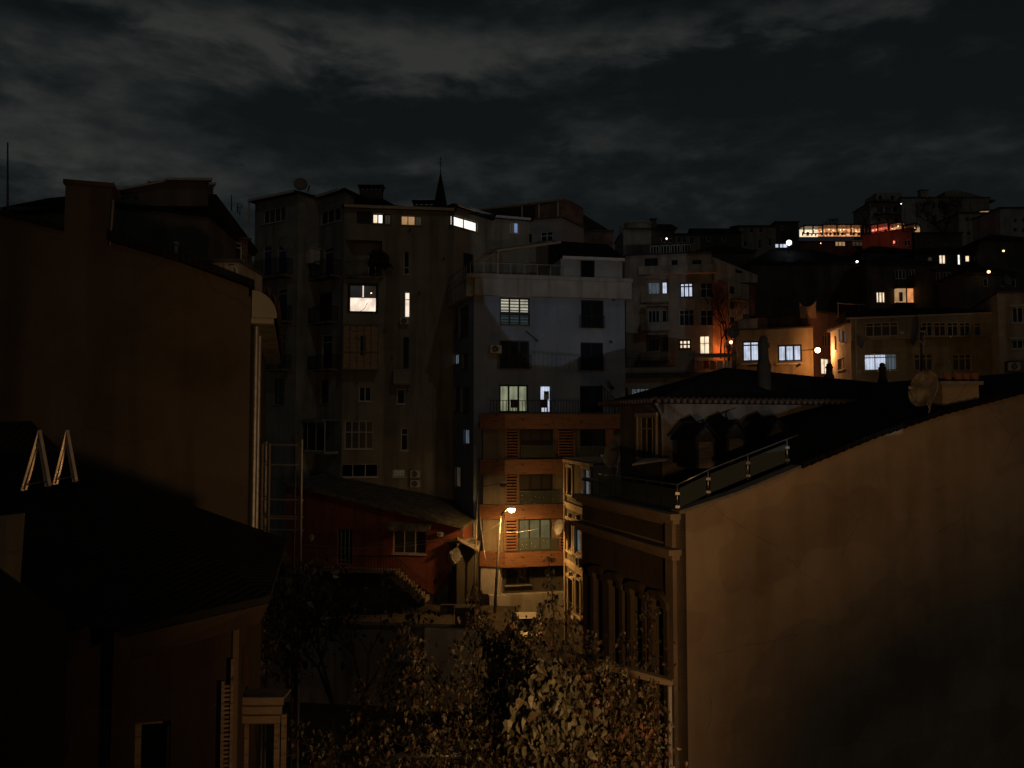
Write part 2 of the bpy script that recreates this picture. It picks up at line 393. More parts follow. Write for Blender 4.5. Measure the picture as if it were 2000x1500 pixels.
def ridge_roof(parent, fr, u0, u1, z, dep, h, over=.4, mat='brown_tiles', hip=0.0, name='roof'):
    """gable or hipped roof, ridge parallel to the facade; d runs from +over to -dep-over"""
    m = MB(); a, b = u0 - over, u1 + over; f, k = over, -dep - over; md = -dep / 2
    r0, r1 = fr.P(a + hip, md, z + h), fr.P(b - hip, md, z + h)
    A, B, C, D = fr.P(a, f, z), fr.P(b, f, z), fr.P(b, k, z), fr.P(a, k, z)
    m.add([A, B, C, D, r0, r1], [(0, 1, 5, 4), (1, 2, 5), (2, 3, 4, 5), (3, 0, 4), (3, 2, 1, 0)])
    e = MB()
    return m.build(name, M[mat], parent)
def chimney(parent, p, w, z0, z1, mat='dark_render', cap=True, name='chimney', pots=0):
    m = MB(); m.cube(p[0] - w, p[0] + w, p[1] - w * .7, p[1] + w * .7, z0, z1)
    c = m.build(name, M[mat], parent)
    if cap:
        k = MB(); k.cube(p[0] - w * 1.2, p[0] + w * 1.2, p[1] - w * .9, p[1] + w * .9, z1 + .18, z1 + .26)
        for sx in (-1, 1):
            for sy in (-1, 1): k.cube(p[0] + sx * w * .8 - .05, p[0] + sx * w * .8 + .05, p[1] + sy * w * .5 - .05, p[1] + sy * w * .5 + .05, z1, z1 + .18)
        k.build('chimney_cap', M[mat], c)
    return c
def lamp_light(name, kind, loc, power, color, size=.15, parent=None, **kw):
    l = bpy.data.lights.new(name, kind); l.energy = power; l.color = color
    if kind in ('POINT', 'SPOT'): l.shadow_soft_size = size
    for k, v in kw.items(): setattr(l, k, v)
    o = bpy.data.objects.new(name, l); col.objects.link(o); o.location = Vector(loc) - wpos(parent)
    if parent: o.parent = parent
    return o
def aim(o, target, frm): o.rotation_euler = (Vector(target) - Vector(frm)).to_track_quat('-Z', 'Y').to_euler()
SOD = (1, .50, .14)

# ------------------------------------------------------------------ sky
w = bpy.data.worlds.new("World"); sc.world = w; w.use_nodes = True
nt = w.node_tree; bg = nt.nodes['Background']
tc = N(nt, 'ShaderNodeTexCoord'); sep = N(nt, 'ShaderNodeSeparateXYZ'); nt.links.new(tc.outputs['Generated'], sep.inputs[0])
def mth(op, a, b=None, c=None, clamp=False):
    n = N(nt, 'ShaderNodeMath', operation=op); n.use_clamp = clamp
    for i, v in enumerate((a, b, c)):
        if v is None: continue
        if isinstance(v, (int, float)): n.inputs[i].default_value = v
        else: nt.links.new(v, n.inputs[i])
    return n.outputs[0]
az = mth('ARCTAN2', sep.outputs[0], sep.outputs[1]); el = mth('ARCSINE', sep.outputs[2])
cx = N(nt, 'ShaderNodeCombineXYZ'); nt.links.new(az, cx.inputs[0]); nt.links.new(mth('MULTIPLY', el, 2.6), cx.inputs[1])
wn = N(nt, 'ShaderNodeTexNoise', Scale=6.0, Detail=10, Roughness=.60, Distortion=.25); nt.links.new(cx.outputs[0], wn.inputs['Vector'])
wf = N(nt, 'ShaderNodeTexNoise', Scale=22.0, Detail=6, Roughness=.55); nt.links.new(cx.outputs[0], wf.inputs['Vector'])
warp = mth('MULTIPLY_ADD', wn.outputs[0], 1.0, -.5)
fine = mth('MULTIPLY_ADD', wf.outputs[0], 1.0, -.5)
dens = None
LOBES = [(760, 120, 250, 45, .75), (170, 150, 260, 100, .62), (520, 50, 420, 26, .42), (1330, 78, 300, 26, .40), (1120, 262, 120, 34, .45), (1330, 285, 210, 42, .34), (250, 335, 300, 45, .42), (880, 318, 100, 26, .45), (1850, 240, 150, 30, .16), (1000, 385, 450, 32, .24), (1550, 18, 460, 24, .30), (40, 330, 160, 90, .25), (640, 225, 260, 40, -.35), (1650, 180, 400, 60, -.2), (60, 20, 200, 14, -.3)]
for (x, y, sx, sy, am) in LOBES:
    d = ray(x, y).normalized(); a0 = math.atan2(d.x, d.y); e0 = math.asin(d.z)
    da = mth('MULTIPLY', mth('MULTIPLY_ADD', warp, .22, mth('SUBTRACT', az, a0)), FPX / sx); de = mth('MULTIPLY', mth('MULTIPLY_ADD', warp, .10, mth('SUBTRACT', el, e0)), FPX / sy)
    g = mth('MULTIPLY', mth('EXPONENT', mth('MULTIPLY', mth('ADD', mth('MULTIPLY', da, da), mth('MULTIPLY', de, de)), -.6)), am)
    dens = g if dens is None else mth('ADD', dens, g)
dens = mth('ADD', mth('ADD', dens, mth('MULTIPLY', warp, 2.1)), mth('MULTIPLY', fine, .8))
dens = mth('MULTIPLY_ADD', dens, 1.0, .02, clamp=True)
skyc = ramp(nt, dens, [(0, (.0045, .0058, .0065)), (.22, (.0063, .0080, .0087)), (.55, (.0140, .0158, .0158)), (1, (.0300, .0312, .0290))])
hor = ramp(nt, mth('MULTIPLY', el, 1.0, clamp=True), [(0, (.0095, .0102, .0092)), (.22, (.0018, .0023, .0023)), (.5, (0, 0, 0))])
ad = N(nt, 'ShaderNodeMix', data_type='RGBA', blend_type='ADD'); ad.inputs[0].default_value = 1
nt.links.new(skyc, ad.inputs[6]); nt.links.new(hor, ad.inputs[7]); nt.links.new(ad.outputs[2], bg.inputs[0]); bg.inputs[1].default_value = 1.0

# ------------------------------------------------------------------ ground
def gz(x, y):
    z = max(0, (y - 30) * .03)
    if y > 58: z += (y - 58) * (.26 + .10 * min(1, max(0, (x + 10) / 60)))
    if x < -9 and y > 44: z = max(z, 1.6)
    return z
m = MB(); XS = [-400, -250, -160, -110, -80, -60, -45, -32, -22, -14, -9, -5, -1, 3, 7, 12, 18, 26, 36, 48, 62, 80, 100, 130, 170, 230, 320, 450]
YS = [-60, -20, 0, 10, 20, 30, 38, 46, 54, 58, 64, 72, 82, 94, 108, 125, 145, 170, 200, 240, 300, 420, 600]
for y in YS:
    for x in XS: m.v.append(Vector((x, y, min(gz(x, y), 62 + .02 * y) if y > 200 else gz(x, y))))
n = len(XS)
for j in range(len(YS) - 1):
    for i in range(n - 1): m.f.append((j * n + i, j * n + i + 1, (j + 1) * n + i + 1, (j + 1) * n + i))
tag(m.build('ground', M['soil'], smooth=True), kind='structure')
m = MB(); L_, R_ = [], []
for Y, xa, xb in [(-20, -2, 12), (8, -1.5, 5.5), (20, -8, 4.0), (34, -9.5, 2.2), (38, -4, 2.1), (46, -2.4, 2.6), (54, -3.2, 4.2)]:
    L_.append(Vector((xa, Y, gz(0, Y) + .02))); R_.append(Vector((xb, Y, gz(0, Y) + .02)))
for i in range(len(L_) - 1): m.quad(L_[i], R_[i], R_[i + 1], L_[i + 1])
tag(m.build('road', M['asphalt']), kind='structure')

# ------------------------------------------------------------------ left near gable house (brown)
SD = Vector((-1.9, 6)).normalized()      # direction of the street, away from the camera
C1 = Vector(xy(486, 18)); CL = C1 - Vector((6, 1.9)).normalized() * 12
fA = Frame(CL, C1); fB = Frame(C1, C1 + Vector((-3.3, 12)))
root = thing('gable_house', 'tall brown plastered house with blank sloping gable and wide chimney stack, left of the alley', 'house', (C1.x - 5, C1.y + 2, 0))
def prof(fr, pts): return [fr.uz(x, y) for x, y in pts]
top = prof(fA, [(-90, 395), (0, 420), (125, 452), (128, 357), (219, 360), (212, 472), (350, 512), (486, 562)])
poly = [(top[0][0], 0.0), (top[-1][0], 0.0)] + top[::-1]
m = MB(); m.prism(fA, poly, -.3, 0)
m.box(fB, 0.0, fB.L, -1.0, 0, 0, top[-1][1] - .2)
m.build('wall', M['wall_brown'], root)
m = MB()        # dark verge and tiles
for a, b in ((5, 6), (6, 7)):
    (u0, z0), (u1, z1) = top[a], top[b]
    m.prism(fA, [(u0 + .03, z0 + .003), (u1 + (.12 if b == 7 else 0), z1 + .003), (u1 + (.12 if b == 7 else 0), z1 + .16), (u0 + .03, z0 + .22)], -6, .14)
(u0, z0), (u1, z1) = top[0], top[2]
m.prism(fA, [(u0, z0 + .003), (u1 - .02, z1 + .003), (u1 - .02, z1 + .10), (u0, z0 + .10)], -5, .10)
m.build('roof', M['black_tiles'], root)
m = MB(); k0 = top[3][0]; k1 = top[4][0]
m.box(fA, k0 - .04, k1 + .04, -.9, .05, top[3][1] - .02, top[3][1] + .07); m.box(fA, k0 + .02, k1 - .06, -.85, -.31, top[5][1] - .2, top[3][1] - .02)
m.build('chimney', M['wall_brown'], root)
m = MB()        # curved plaster eaves over the alley
zc = fA.uz(486, 566)[1]
for k in range(10):
    th0, th1 = R(90 * k / 10), R(90 * (k + 1) / 10)
    p = [(.55 * math.sin(th0), -.62 * (1 - math.cos(th0))), (.55 * math.sin(th1), -.62 * (1 - math.cos(th1)))]
    for q in ((0, 1),):
        m.quad(fB.P(0.02, p[0][0] + .02, zc + p[0][1]), fB.P(0.02, p[1][0] + .02, zc + p[1][1]), fB.P(fB.L, p[1][0] + .02, zc + p[1][1]), fB.P(fB.L, p[0][0] + .02, zc + p[0][1]))
n_ = 10
m.add([fB.P(.02, .02, zc)] + [fB.P(.02, .02 + .55 * math.sin(R(90 * k / n_)), zc - .62 * (1 - math.cos(R(90 * k / n_)))) for k in range(n_ + 1)] + [fB.P(.02, .02, zc - .62)], [tuple(range(n_ + 3))[::-1]])
m.box(fB, .02, fB.L, .01, .50, zc - .75, zc - .63)
m.build('cornice', M['warm_render'], root)
m = MB()
for k in range(26): u = .1 + k * .42; m.tube([fB.P(u, .60, zc - .60), fB.P(u, .56, zc - .2), fB.P(u, .3, zc + .06)], .07, 6)
m.build('eaves_tiles', M['brown_tiles'], root)
for u, r in ((.25, .05), (.75, .045), (2.2, .05)):
    m = MB(); m.tube([fB.P(u, .12, .3), fB.P(u, .12, zc - .8)], r, 8); m.build('downpipe', M['galvanised'], root)
for u0, z0 in ((1.2, 9.2), (1.2, 6.2), (4.5, 9.2), (4.5, 6.2), (8, 9.2), (8, 6.2)):
    add_window(root, Frame(fB.P(0, .17, 0).to_2d(), fB.P(fB.L, .17, 0).to_2d()), u0, u0 + 1.1, z0, z0 + 1.8, dep=.16, nx=2)
m = MB(); m.tube([fA.P(fA.uz(216, 470)[0], .06, 0) * 1 + Vector((0, 0, fA.uz(216, 480)[1])), fA.P(fA.uz(219, 400)[0] + .03, .06, fA.uz(219, 392)[1])], .02, 5); m.build('vent_pipe', M['galvanised'], root)

def antenna(px, y0, y1, Y, label, r=.03, arms=0):
    p0, p1 = at(px, y1, Y), at(px, y0, Y)
    t = thing('antenna', label, 'antenna', p0)
    m = MB(); m.tube([p0, p1], r, 6, r * .6); m.build('mast', M['dark_frame'], t)
    if arms:
        m = MB()
        for k in range(arms):
            q = p1 - Vector((0, 0, .12 + .16 * k)); m.tube([q - Vector((.35 - .04 * k, 0, 0)), q + Vector((.35 - .04 * k, 0, 0))], r * .45, 4)
        m.build('crossbar', M['dark_frame'], t)
    return t
antenna(15, 278, 424, 17.5, 'tall lone mast above the far left roof edge', .025)
antenna(452, 380, 412, 60, 'short thin mast between the dark roof and the grey apartment block', .05)
antenna(464, 397, 415, 60, 'shortest mast, just left of the grey apartment block', .05)
antenna(222, 354, 372, 18, 'bent bare aerial beside the wide chimney stack', .012, 1)

# ------------------------------------------------------------------ near lower left house with black hipped roof
A = Vector((-2.85, 9.4, 12.0)); B = Vector((-3.93, 14.0, 12.0)); Cc = at(145, 905, 12.9); D = at(240, 1228, 8.0); D.z = 12.0
A = at(527, 1163, 9.4); B = at(561, 1053, 14.0); D = at(235, 1228, 8.1)
root = thing('hipped_house', 'nearest lower left house with a black hipped roof and deep eaves', 'house', (-6, 10, 0))
m = MB()
E0 = at(132, 1222, 7.9); T0 = at(60, 822, 13.4); T1 = at(-250, 835, 13.0); E1 = at(-250, 1190, 7.3); Bk = at(200, 905, 19)
m.slab([A, B, Cc, D], .08); m.add([D, Cc, T0, T1, E1, E0], [(0, 1, 2, 3, 4, 5)])
m.build('roof', M['black_tiles'], root)
m = MB()      # boxed eaves
def off(p, dx, dy, dz): return Vector((p.x + dx, p.y + dy, p.z + dz))
m.hexa([off(D, .02, .05, -.34), off(A, -.14, .10, -.34), off(A, -.9, .7, -.34), off(D, -.02, .75, -.34), off(D, .02, -.02, -.085), off(A, .0, -.02, -.085), off(A, -.9, .7, -.085), off(D, -.02, .75, -.085)])
m.hexa([off(A, -.14, .12, -.34), off(B, -.14, 0, -.34), off(B, -.8, 0, -.34), off(A, -.8, .72, -.34), off(A, .0, .0, -.087), off(B, .0, 0, -.087), off(B, -.8, 0, -.087), off(A, -.8, .72, -.087)])
m.hexa([off(E1, 0, .0, -.34), off(E0, 0, 0, -.34), off(E0, 0, .8, -.34), off(E1, 0, .8, -.34), off(E1, 0, 0, -.085), off(E0, 0, 0, -.085), off(E0, 0, .8, -.085), off(E1, 0, .8, -.085)])
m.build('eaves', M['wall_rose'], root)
K = at(462, 1240, 9.6)                         # wall corner
K2 = Vector((K.x, K.y)); fS = Frame(K2 - Vector((6, 1.2)).normalized() * 9, K2); fT = Frame(K2, K2 + (B - A).to_2d().normalized() * 4.2)
m = MB(); zt = A.z - .345
wu0, wu1, wz0, wz1 = fS.rect(258, 1410, 332, 1560)
us = [0, wu0, wu1, fS.L]
m.box(fS, 0, wu0, -.3, 0, 0, zt); m.box(fS, wu1, fS.L, -.3, 0, 0, zt); m.box(fS, wu0, wu1, -.3, 0, wz1, zt); m.box(fS, wu0, wu1, -.3, 0, 0, wz0)
m.box(fT, .302, fT.L, -.3, 0, 0, zt)
m.box(fS, fS.uz(228, 1300)[0], fS.uz(262, 1300)[0], .003, .16, 0, zt - .02)
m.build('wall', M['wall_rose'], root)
m = MB(); m.box(fS, fS.uz(458, 1300)[0] - .02, fS.L + .012, .004, .02, 0, zt); m.box(fT, -.012, .10, .004, .02, 0, zt); m.build('corner_strip', M['front_brown'], root)
add_window(root, fS, wu0, wu1, wz0, wz1, 'glass_black', 'weathered_wood', nx=1, fw=.06)
# shuttered window on the alley side, its leaf swung open and seen nearly edge on
sh = MB(); s0 = fT.P(.25, .03, 0); hz0, hz1 = 8.2, 10.6
fSh = Frame((K.x + .02 - .42, K.y - .04), (K.x + .0, K.y - .02))
hu0, hu1, hz0, hz1 = fS.rect(433, 1285, 456, 1540)
sh.box(fS, hu0, hu0 + .03, .02, .07, hz0, hz1 - .25); sh.box(fS, hu1 - .03, hu1, .02, .07, hz0, hz1); sh.box(fS, hu0 + .03, hu1 - .03, .02, .06, hz0, hz0 + .05)
k = hz0 + .07
while k < hz1 - .3:
    sh.box(fS, hu0 + .03, hu1 - .03, .025, .055, k, k + .028); k += .05
sh.build('shutter', M['weathered_wood'], root)
# open roof windows standing up like two tents
def tent(p0, p1, pk, label, w=.05):
    t = thing('roof_window', label, 'roof window', (p0 + p1) / 2, 'open roof windows on the black roof')
    a, b, c = Vector(p0), Vector(p1), Vector(pk)
    for q0, q1, nm in ((a, c, 'sash'), (b, c, 'frame')):
        m = MB(); m.tube([q0, q1], w * .55, 4); m.tube([q0 + (b - a) * (.14 if nm == 'sash' else -.14), q1 - Vector((0, 0, .16))], w * .3, 4); m.build(nm, M['bright_frame'], t)
    m = MB(); m.tube([a + (b - a) * .12 + Vector((0, 0, .06)), b - (b - a) * .08 + Vector((0, 0, .07))], .008, 4); m.build('crossbar', M['steel'], t)
    m = MB(); q = a + (b - a) * .1; back = Vector((-.03, .08, 0)); m.add([a, a + back, c + back, c, a + Vector((.02, 0, 0)), c + Vector((0, 0, -.02))], [(0, 1, 2, 3)]); m.add([b, c, c + back, b + back], [(0, 1, 2, 3)]); m.build('pane', M['glass_black'], t)
tent(at(43, 958, 10.6), at(97, 949, 10.4), at(77, 841, 10.6), 'larger open tent shaped roof window, nearer the left edge of the black roof')
tent(at(105, 946, 11.3), at(149, 940, 11.1), at(131, 841, 11.3), 'smaller open tent shaped roof window, right of the other one')
# spotlight on the wall
p = at(95, 1466, 8.2); t = thing('floodlight', 'dark cylinder floodlight fixed to the lower left wall', 'light fitting', p)
m = MB(); m.lathe([(.0, -.16), (.05, -.16), (.06, -.1), (.07, .12), (.08, .16), (.07, .16), (0, .14)], 16, p, 'x'); m.build('housing', M['dark_frame'], t, True)
m = MB(); m.box(WORLD, p.x - .19, p.x - .16, -p.y - .25, -p.y + .02, p.z - .03, p.z + .03); m.build('bracket', M['dark_frame'], t)
# parapet wall at far lower left
m = MB(); q0, q1 = at(-60, 1080, 6.2), at(132, 1215, 6.6); fP = Frame((q0.x, q0.y), (q1.x, q1.y))
m.prism(fP, [(0, 6), (fP.L, 6), (fP.L, q1.z - .25), (fP.L, q1.z), (fP.L * .31, at(0, 1118, 6.3).z), (0, q0.z)], -.3, 0)
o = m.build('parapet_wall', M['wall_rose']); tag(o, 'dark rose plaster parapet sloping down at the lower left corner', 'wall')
m = MB(); p = at(-12, 1060, 8.0); m.hexa([p + Vector(v) for v in ((-.3, 0, -.5), (.09, 0, -.5), (.09, .3, -.5), (-.3, .3, -.5), (-.3, 0, .22), (.12, 0, .26), (.12, .3, .26), (-.3, .3, .22))])
tag(m.build('chimney_stack', M['wall_ochre']), 'plain plaster chimney stack cut by the left edge of the picture', 'chimney')
# wooden crate like planter shelf
q = at(506, 1390, 10.5); t = thing('wooden_stand', 'weathered plank stand with a boarded top beside the lower left house', 'wooden stand', (q.x, q.y, q.z - 3))
for k in range(3):
    m = MB(); z = q.z + .13 - k * .115; m.cube(q.x - .31, q.x + .31 - .02 * k, q.y - .02, q.y + .02, z - .05, z + .055); m.build('board', M['weathered_wood'], t)
m = MB(); m.cube(q.x - .3, q.x + .3, q.y + .02, q.y + .4, q.z + .13, q.z + .16); m.build('top', M['weathered_wood'], t)
for dx, dy in ((-.28, .04), (.22, .04), (-.28, .36), (.22, .36)):
    m = MB(); m.cube(q.x + dx - .03, q.x + dx + .03, q.y + dy - .015, q.y + dy + .03, 0, q.z - .16); m.build('leg', M['weathered_wood'], t)
m = MB(); pts = [at(481, 1270, 10.4), at(476, 1320, 10.3), at(484, 1340, 10.4), at(478, 1355, 10.4)]
m.add([at(478, 1262, 10.4), at(484, 1264, 10.4), at(482, 1300, 10.4), at(486, 1338, 10.4), at(479, 1342, 10.4), at(476, 1300, 10.4)] + [v + Vector((0, .03, 0)) for v in [at(478, 1262, 10.4), at(484, 1264, 10.4), at(482, 1300, 10.4), at(486, 1338, 10.4), at(479, 1342, 10.4), at(476, 1300, 10.4)]], [(0, 1, 2, 3, 4, 5), (11, 10, 9, 8, 7, 6)] + [(i, 6 + i, 6 + (i + 1) % 6, (i + 1) % 6) for i in range(6)])
tag(m.build('hanging_cloth', M['dark_red_cloth']), 'dull red cloth hanging above the plank stand', 'cloth')

# ------------------------------------------------------------------ houses behind, far left
b = Bld('white_house', 'small white house peeping over the far left gable', [xy(14, 40), xy(86, 40), xy(126, 41)], at(60, 414, 40).z, 2, 6, 'dirty_white', 'house')
b.win(0, 46, 421, 64, 437, nx=3); b.win(1, 103, 423, 123, 450, 'glass_dark', nx=2); b.finish(overhang=.5)
m = MB(); f = b.fr[0]; m.prism(f, [(-.6, b.z1 + .13), (f.L + 1.3, b.z1 + .13), (f.L + 1.3, b.z1 + .75), (f.L, b.z1 + .62)], -4, .3); m.build('roof_slope', M['black_tiles'], b.root)
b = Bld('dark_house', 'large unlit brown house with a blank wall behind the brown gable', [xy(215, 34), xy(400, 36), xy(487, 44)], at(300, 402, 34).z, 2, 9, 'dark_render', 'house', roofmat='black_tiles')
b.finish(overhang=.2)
f = b.fr[0]; m = MB()
u = lambda x, y: f.uz(x, y)
m.prism(f, [u(215, 402), u(400, 402), u(416, 402), u(417, 367), u(412, 354), u(322, 351), u(300, 353), u(292, 362), u(215, 376)], -6, -.02)
m.build('attic', M['dark_render'], b.root)
m = MB(); m.prism(f, [u(215, 378), u(323, 357), u(323, 353), u(215, 374)], -.02, .25); m.prism(f, [u(318, 355), u(412, 356), u(412, 351), u(322, 351)], -4, .35); m.prism(f, [u(405, 364), u(420, 363), u(420, 359), u(405, 359)], -4, .3); m.build('fascia', M['galvanised'], b.root)
m = MB(); m.box(f, u(292, 356)[0], u(322, 356)[0], -1.2, -.4, u(300, 356)[1], u(300, 350)[1]); m.build('chimney', M['dark_render'], b.root)
for x0, x1 in ((226, 239), (241, 253), (258, 270)): add_window(b.root, Frame(f.P(0, .17, 0).to_2d(), f.P(f.L, .17, 0).to_2d()), u(x0, 380)[0], u(x1, 380)[0], u(x0, 385)[1], u(x0, 376)[1], 'glass_curtain', 'dark_frame', nx=1, sill=False)
m = MB(); m.prism(b.fr[1], [(0, b.z1 + .13), (b.fr[1].L, b.z1 + .13), (b.fr[1].L, b.z1 + .3), (0, b.z1 + 1.1)], -6, .3); m.build('roof_slope', M['black_tiles'], b.root)
b = Bld('rooftop_flat', 'low brick rooftop flat with white framed windows tucked under the grey block', [xy(415, 40), xy(478, 41)], at(440, 462, 40).z, 3, 5, 'old_brick', 'house')
b.win(0, 420, 470, 474, 505, nx=4, ty=.7); b.finish(overhang=.3)
m = MB(); pa, pb_ = at(310, 506, 30), at(455, 506, 32)
m.slab([at(300, 505, 28), at(436, 512, 28), at(456, 504, 33), at(330, 500, 33)], .08); o = m.build('lean_to_roof', M['sheet_roof']); tag(o, 'pale corrugated lean-to roof above the brown gable verge', 'roof')
m = MB(); b = Bld('roof_shed', 'small cream shed with louvred vent above the brown gable verge', [xy(400, 27), xy(462, 27)], at(430, 513, 27).z, 8, 2.5, 'beige_render', 'shed'); b.win(0, 425, 515, 438, 535, 'glass_black', 'tan_frame', nx=2); b.finish(overhang=.1)
m = MB(); pp = [at(450, 520, 26.8), at(458, 520, 26.8), at(462, 526, 26.8), at(462, 545, 26.8)]; m.tube(pp, .035, 8); tag(m.build('flue_pipe', M['plastic_white']), 'curved white flue pipe on the cream shed', 'pipe')
m = MB(); q = at(344, 490, 30); m.tube([at(344, 502, 30), at(344, 478, 30)], .07, 8); m.tube([at(344, 478, 30), at(344, 473, 30)], .12, 8); tag(m.build('flue_pipe', M['galvanised']), 'straight metal flue with a cowl behind the brown verge', 'pipe')

# ------------------------------------------------------------------ AC units
def make_ac():
    t = thing('air_conditioner', 'x', 'air conditioner')
    m = MB(); m.cube(-.42, .42, -.15, .15, 0, .58); m.build('casing', M['plastic_white'], t, origin=(0, 0, 0))
    m = MB(); m.lathe([(.235, .0), (.25, .012), (.25, .03)], 24, (-.08, -.15, .29), 'y'); m.lathe([(0, .005), (.232, .005)], 24, (-.08, -.15, .29), 'y'); m.build('fan_recess', M['black_matt'], t, origin=(0, 0, 0))
    m = MB()
    for r in (.06, .11, .16, .21): m.lathe([(r, .02), (r + .008, .03), (r + .012, .02)], 24, (-.08, -.15, .29), 'y')
    for k in range(6): a = R(30 * k); m.tube([(-.08 + .235 * math.cos(a), -.175, .29 + .235 * math.sin(a)), (-.08 - .235 * math.cos(a), -.175, .29 - .235 * math.sin(a))], .005, 4)
    m.build('fan_grille', M['plastic_white'], t, origin=(0, 0, 0))
    m = MB()
    for s in (-.3, .3): m.cube(s - .02, s + .02, -.15, .3, -.05, -.005); m.cube(s - .02, s + .02, .26, .3, -.35, -.05)
    m.build('bracket', M['galvanised'], t, origin=(0, 0, 0))
    return t
AC = None
def ac(px, py, Y, label, rz=0, s=1.0, fr=None):
    global AC
    if AC is None: AC = make_ac(); o = AC
    else: o = copy_tree(AC)
    p = at(px, py, Y)
    if fr: u, z = fr.uz(px, py); p = fr.P(u, .35 * s, z); rz = math.atan2(fr.u.y, fr.u.x)
    o.location = p - Vector((0, 0, .29 * s)); o.rotation_euler = (0, 0, rz); o.scale = (s, s, s); o['label'] = label; o['group'] = 'air conditioner units on the walls'
    return o
# ------------------------------------------------------------------ satellite dishes
def make_dish():
    t = thing('satellite_dish', 'x', 'satellite dish')
    m = MB(); pr = [(r * .5, .10 * r * r * 1.0 * .5) for r in [0, .2, .4, .6, .8, .95, 1.0]]
    pr = [(.5 * k / 8, .11 * (k / 8) ** 2) for k in range(9)] + [(.51, .115), (.51, .10), (.5, .10)] + [(.5 * k / 8, .11 * (k / 8) ** 2 - .012) for k in range(7, -1, -1)]
    m.lathe(pr, 32, (0, 0, 0), 'y'); m.build('reflector', M['dish_cream'], t, True, (0, 0, 0))
    m = MB(); m.tube([(0, -.09, -.48), (0, -.30, -.40), (0, -.50, -.14)], .014, 6); m.build('feed_arm', M['galvanised'], t, origin=(0, 0, 0))
    m = MB(); m.lathe([(0, -.06), (.035, -.06), (.035, .03), (.05, .05), (0, .06)], 12, (0, -.50, -.10), 'y'); m.build('receiver', M['plastic_white'], t, True, (0, 0, 0))
    m = MB(); m.tube([(0, .02, 0), (0, .22, -.02)], .03, 6); m.tube([(0, .22, .05), (0, .22, -.75)], .022, 6); m.tube([(0, .06, -.3), (0, .22, -.5)], .014, 6); m.build('mount', M['galvanised'], t, origin=(0, 0, 0))
    return t
DISH = None
def dish(px, py, Y, dia, az, el, label, grey=False, sx=1):
    """az: 0 faces the camera, + turns to the right"""
    global DISH
    if DISH is None: DISH = make_dish(); o = DISH
    else: o = copy_tree(DISH)
    o.location = at(px, py, Y); o.scale = (dia * sx, dia, dia)
    o.rotation_euler = (R(-el), 0, R(az)); o['label'] = label; o['group'] = 'satellite dishes on walls and roofs'
    if grey:
        for c in o.children:
            if c.name.startswith('reflector'):
                c.data = c.data.copy(); c.data.materials[0] = M['dish_grey']
    return o

# ------------------------------------------------------------------ grey and tan apartment block
P0, P1, P2, P3, P4, P5, P6 = xy(491, 64.5), xy(577, 62), xy(618, 63.6), xy(668, 61.4), xy(885, 62.5), xy(960, 66), xy(1034, 67)
b = Bld('apartment_block', 'tall grey rendered apartment block with balconies and blue doors, left of centre', [P0, P1, P2, P3], at(577, 379, 62).z, 3, 10, 'grey_render', roofmat='brown_tiles', cap=.2)
W_ = dict(frame='white_frame')
b.win(0, 514, 406, 557, 434, nx=4); b.win(2, 626, 408, 664, 435, nx=3)
for x0, y0, x1, y1 in ((513, 480, 530, 541), (541, 479, 559, 541)): b.win(0, x0, y0, x1, y1, 'blue_door', nx=1, ty=.84, name='balcony_door')
b.balcony(0, 497, 572, 512, 543)
b.win(0, 541, 563, 560, 628, 'glass_black', nx=1, ty=.84, name='balcony_door'); b.balcony(0, 512, 570, 601, 630)
b.win(0, 538, 651, 557, 722, 'glass_curtain', nx=1, ty=.78, name='balcony_door'); b.balcony(0, 530, 569, 694, 722)
b.win(0, 535, 741, 555, 790, 'glass_curtain', 'dark_frame', nx=2, ty=.68); b.win(0, 500, 745, 516, 790, 'glass_black', 'dark_frame', nx=2)
b.win(2, 632, 483, 651, 541, 'blue_door', nx=1, ty=.84, name='balcony_door'); b.balcony(2, 622, 667, 513, 543)
b.win(2, 622, 572, 648, 631, 'dark_red_cloth', 'dark_frame', nx=2, name='balcony_door'); b.balcony(2, 620, 660, 602, 631)
b.win(2, 628, 654, 648, 720, 'glass_dark', nx=1, ty=.78, name='balcony_door'); b.balcony(2, 622, 662, 696, 722)
b.win(2, 626, 742, 641, 787, 'dark_red_cloth', 'dark_frame', nx=1)
f = b.fr[2]; u0, u1, z0, z1 = f.rect(580, 822, 661, 880)
m = MB(); m.box(f, u0, u1, .01, 1.3, z0 - .2, z0); m.box(f, u0 - .1, u1 + .1, .01, 1.5, z1, z1 + .1); m.box(f, u0, u1, .01, 1.2, z0, z0 + .9) if False else None; bal = m.build('enclosed_balcony', M['grey_render'], b.root)
m = MB()
for k in range(6): uu = u0 + (u1 - u0) * k / 5; m.box(f, uu - .03, uu + .03, 1.22, 1.28, z0, z1)
m.box(f, u0, u1, 1.215, 1.285, z0 + .002, z0 + .08); m.box(f, u0, u1, 1.215, 1.285, z1 - .1, z1 - .002); m.build('frame', M['white_frame'], bal)
m = MB(); m.box(f, u0, u1, 1.24, 1.25, z0 + .05, z1 - .05); m.build('pane', M['glass_dark'], bal)
b.finish(overhang=.45)
m = MB(); f = b.fr[0]; m.box(f, -.3, f.L, .47, .53, b.z1 + .02, b.z1 + .22); f = b.fr[2]; m.box(f, .2, f.L, .47, .53, b.z1 + .02, b.z1 + .22); m.build('gutter', M['white_frame'], b.root)
m = MB(); m.tube([b.fr[0].P(-.25, .4, b.z1), b.fr[0].P(-.25, .4, 10)], .07, 6); m.build('downpipe', M['white_frame'], b.root)
for y in (556, 640, 730): 
    m = MB(); f = b.fr[0]; z = f.uz(530, y)[1]; m.box(f, 0, f.L, .005, .05, z, z + .08); m.build('string_course', M['grey_render'], b.root)
